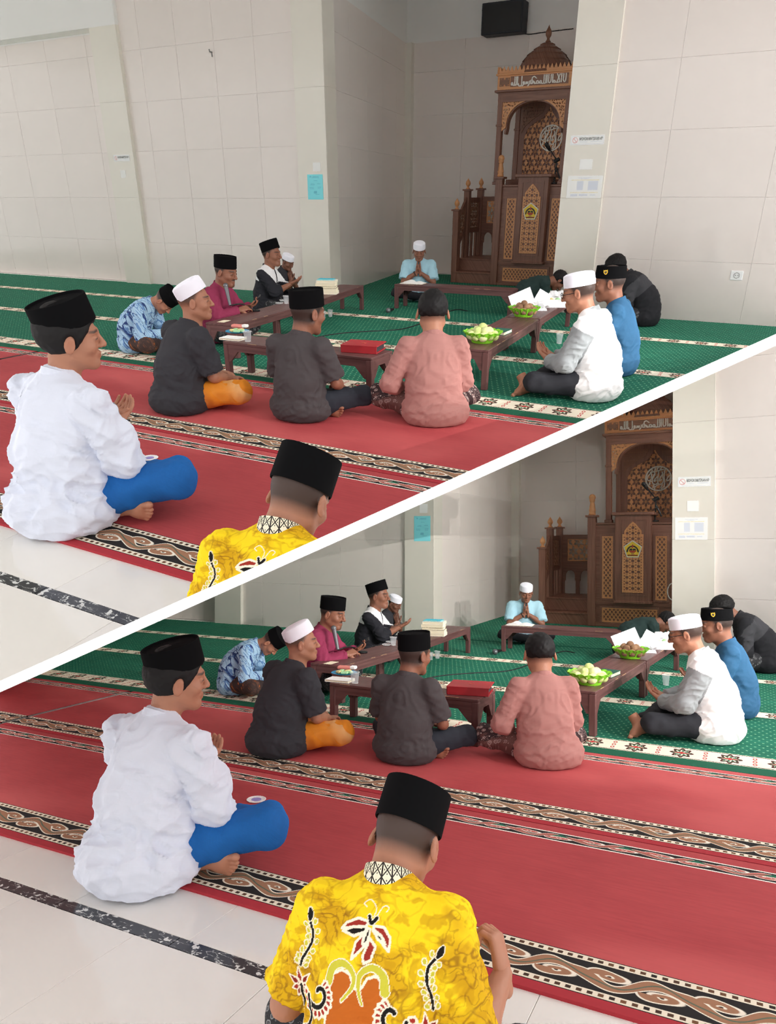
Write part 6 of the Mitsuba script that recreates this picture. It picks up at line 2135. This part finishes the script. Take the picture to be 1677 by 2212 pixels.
    put(hall, "head", moved(trimesh.creation.icosphere(subdivisions=3, radius=0.026), None, tgt), "mat_mic_grey", key, True)
    put(hall, "handle", tube([tgt, low], [0.022, 0.015], 14), "mat_mic_grey", key, 40)
    put(hall, "stand", cat(tube(spline([low, 0.5 * (low + b) + [0, 0, 0.04], b], 6), 0.007, 8), moved(lathe([(0, 0), (0.05, 0), (0.05, 0.012), (0, 0.016)], 24), None, b)), "mat_mic_black", key, True)
    # the phone
    a = fig.arm["L"]
    c = fig.arm["L"]["wrist"] + unit(a["dir"]) * 0.10 + unit(a["palm"]) * 0.030
    key = thing("phone", "dark phone in the hands of the person in maroon, " + w, "phone")
    Rp = R @ frame(np.array(a["dir"], float) + [0.1, 0.2, 0.5], a["palm"])
    put(hall, "body", moved(box(-0.038, 0.038, -0.080, 0.080, -0.005, 0.005, 0.003), Rp, loc + R @ (c * s), s), "mat_phone", key)
    put(hall, "screen", moved(box(-0.034, 0.034, -0.074, 0.074, 0.005, 0.0056), Rp, loc + R @ (c * s), s), "mat_speaker", key)
    # on the walls
    Yw = hall.Yw
    yl, yc, yr = Yw - 0.080, Yw - 0.060, Yw - 0.070
    no_phone_sign(hall, (244, 335), (280, 348), yl, "small white sign with black lettering on the left column")
    no_phone_sign(hall, (1233, 293), (1304, 312), yr, "white sign with black lettering on the right column")
    paper_on_wall(hall, "notice", (259, 368), (272, 384), yl, "mat_paper", "small blank white paper under the sign on the left column", "notice")
    paper_on_wall(hall, "notice", (675, 351), (692, 370), yc, "mat_paper", "small blank white paper above the cyan poster on the centre column", "notice")
    paper_on_wall(hall, "notice", (1253, 344), (1278, 366), yr, "mat_paper", "small blank white paper below the sign on the right column", "notice")
    key, a, b, y = paper_on_wall(hall, "poster", (663, 377), (698, 431), yc, "mat_cyan_paper", "cyan printed poster on the centre column", "poster")
    W, H_ = b[0] - a[0], a[2] - b[2]
    ln = [(0.15, 0.88, 0.10, 0.06), (0.35, 0.90, 0.40, 0.02), (0.32, 0.86, 0.44, 0.02), (0.42, 0.74, 0.22, 0.02), (0.22, 0.62, 0.22, 0.02), (0.62, 0.62, 0.22, 0.02), (0.2, 0.58, 0.26, 0.02), (0.12, 0.47, 0.28, 0.02), (0.66, 0.48, 0.24, 0.02), (0.16, 0.42, 0.24, 0.02), (0.66, 0.43, 0.20, 0.02), (0.40, 0.24, 0.20, 0.10), (0.5, 0.20, 0.28, 0.015)]
    put(hall, "print", cat(*[box(a[0] + x * W, a[0] + (x + ww) * W, y - 0.0008, y, b[2] + zz * H_, b[2] + (zz + hh) * H_) for x, zz, ww, hh in ln]), "mat_cyan_ink", key)
    key, a, b, y = paper_on_wall(hall, "notice", (1227, 380), (1297, 428), yr, "mat_paper", "large white printed notice on the right column", "notice")
    W, H_ = b[0] - a[0], a[2] - b[2]
    put(hall, "lines", cat(*[box(a[0] + 0.10 * W, a[0] + 0.90 * W, y - 0.0008, y, b[2] + z_ * H_, b[2] + (z_ + 0.02) * H_) for z_ in (0.80, 0.24)]), "mat_gold_ink", key)
    put(hall, "print", cat(*[box(a[0] + x * W, a[0] + (x + ww) * W, y - 0.0007, y, b[2] + zz * H_, b[2] + (zz + hh) * H_) for x, zz, ww, hh in ((0.30, 0.90, 0.40, 0.02), (0.38, 0.86, 0.22, 0.02), (0.28, 0.36, 0.18, 0.40), (0.60, 0.36, 0.28, 0.40), (0.12, 0.08, 0.2, 0.10), (0.36, 0.10, 0.25, 0.08), (0.68, 0.12, 0.16, 0.04))]), "mat_faint_ink", key)
    c = hall.wall(1591, 595, Yw - 0.008)
    key = thing("wall_socket", "white wall socket low on the right wall, " + w, "socket")
    put(hall, "plate", box(c[0] - 0.070, c[0] + 0.070, c[1] - 0.012, c[1], c[2] - 0.055, c[2] + 0.055, 0.006), "mat_plastic_white", key)
    put(hall, "outlet", extrude(sg.Point(c[0], c[2]).buffer(0.034).difference(sg.Point(c[0], c[2]).buffer(0.029)), 0.004, at=c[1] - 0.012), "mat_socket_dark", key)
    put(hall, "holes", extrude(so.unary_union([sg.Point(c[0] - 0.014, c[2] + 0.002).buffer(0.006), sg.Point(c[0] + 0.014, c[2] + 0.002).buffer(0.006)]), 0.004, at=c[1] - 0.011), "mat_socket_dark", key)
    c = hall.wall(457, 113, Yw - 0.008)
    key = thing("wall_hook", "small dark hook high on the wall between the left columns, " + w, "hook")
    put(hall, "pin", tube([c + [0, 0.0, 0.0], c + [0, -0.05, 0.0], c + [0, -0.06, 0.03]], 0.010, 8), "mat_socket_dark", key)
    put(hall, "stub", box(c[0] - 0.008, c[0] + 0.008, c[1] - 0.012, c[1], c[2] - 0.06, c[2], 0.003), "mat_socket_dark", key)
    Yn = hall.Yn
    a, b = hall.wall(1040, 30, Yn - 0.30), hall.wall(1126, 68, Yn - 0.30)
    key = thing("wall_speaker", "dark box hanging above the pulpit at the top of the niche, " + w, "speaker")
    put(hall, "case", box(a[0], b[0], Yn - 0.30, Yn - 0.02, b[2], a[2] + 0.15, 0.01), "mat_speaker", key)
    put(hall, "grille", box(a[0] + 0.03, b[0] - 0.03, Yn - 0.306, Yn - 0.30, b[2] + 0.03, a[2] + 0.12), "mat_mic_black", key)
    put(hall, "cable", tube(spline([hall.wall(*p_, Yn - 0.02) for p_ in ((1128, 44), (1127, 66), (1140, 74), (1180, 69), (1238, 62))], 6), 0.008, 6), "mat_cable", key, True)
    key = thing("wall_ring", "thin white cable loop beside the right column by the pulpit, " + w, "cable")
    c = hall.wall(1223, 540, Yw + 0.45)
    put(hall, "loop", tube([c + [0.07 * math.cos(t), 0, 0.11 * math.sin(t)] for t in np.linspace(0, 2 * np.pi, 33)], 0.006, 8), "mat_plastic_white", key, True)


for hall in (LOW, UP):
    small_things(hall)

for k in [k for k in labels if not any(q == k or q.startswith(k + "__") for q in scene)]:
    del labels[k]                                       # things of the lower hall that stand wholly behind the partition
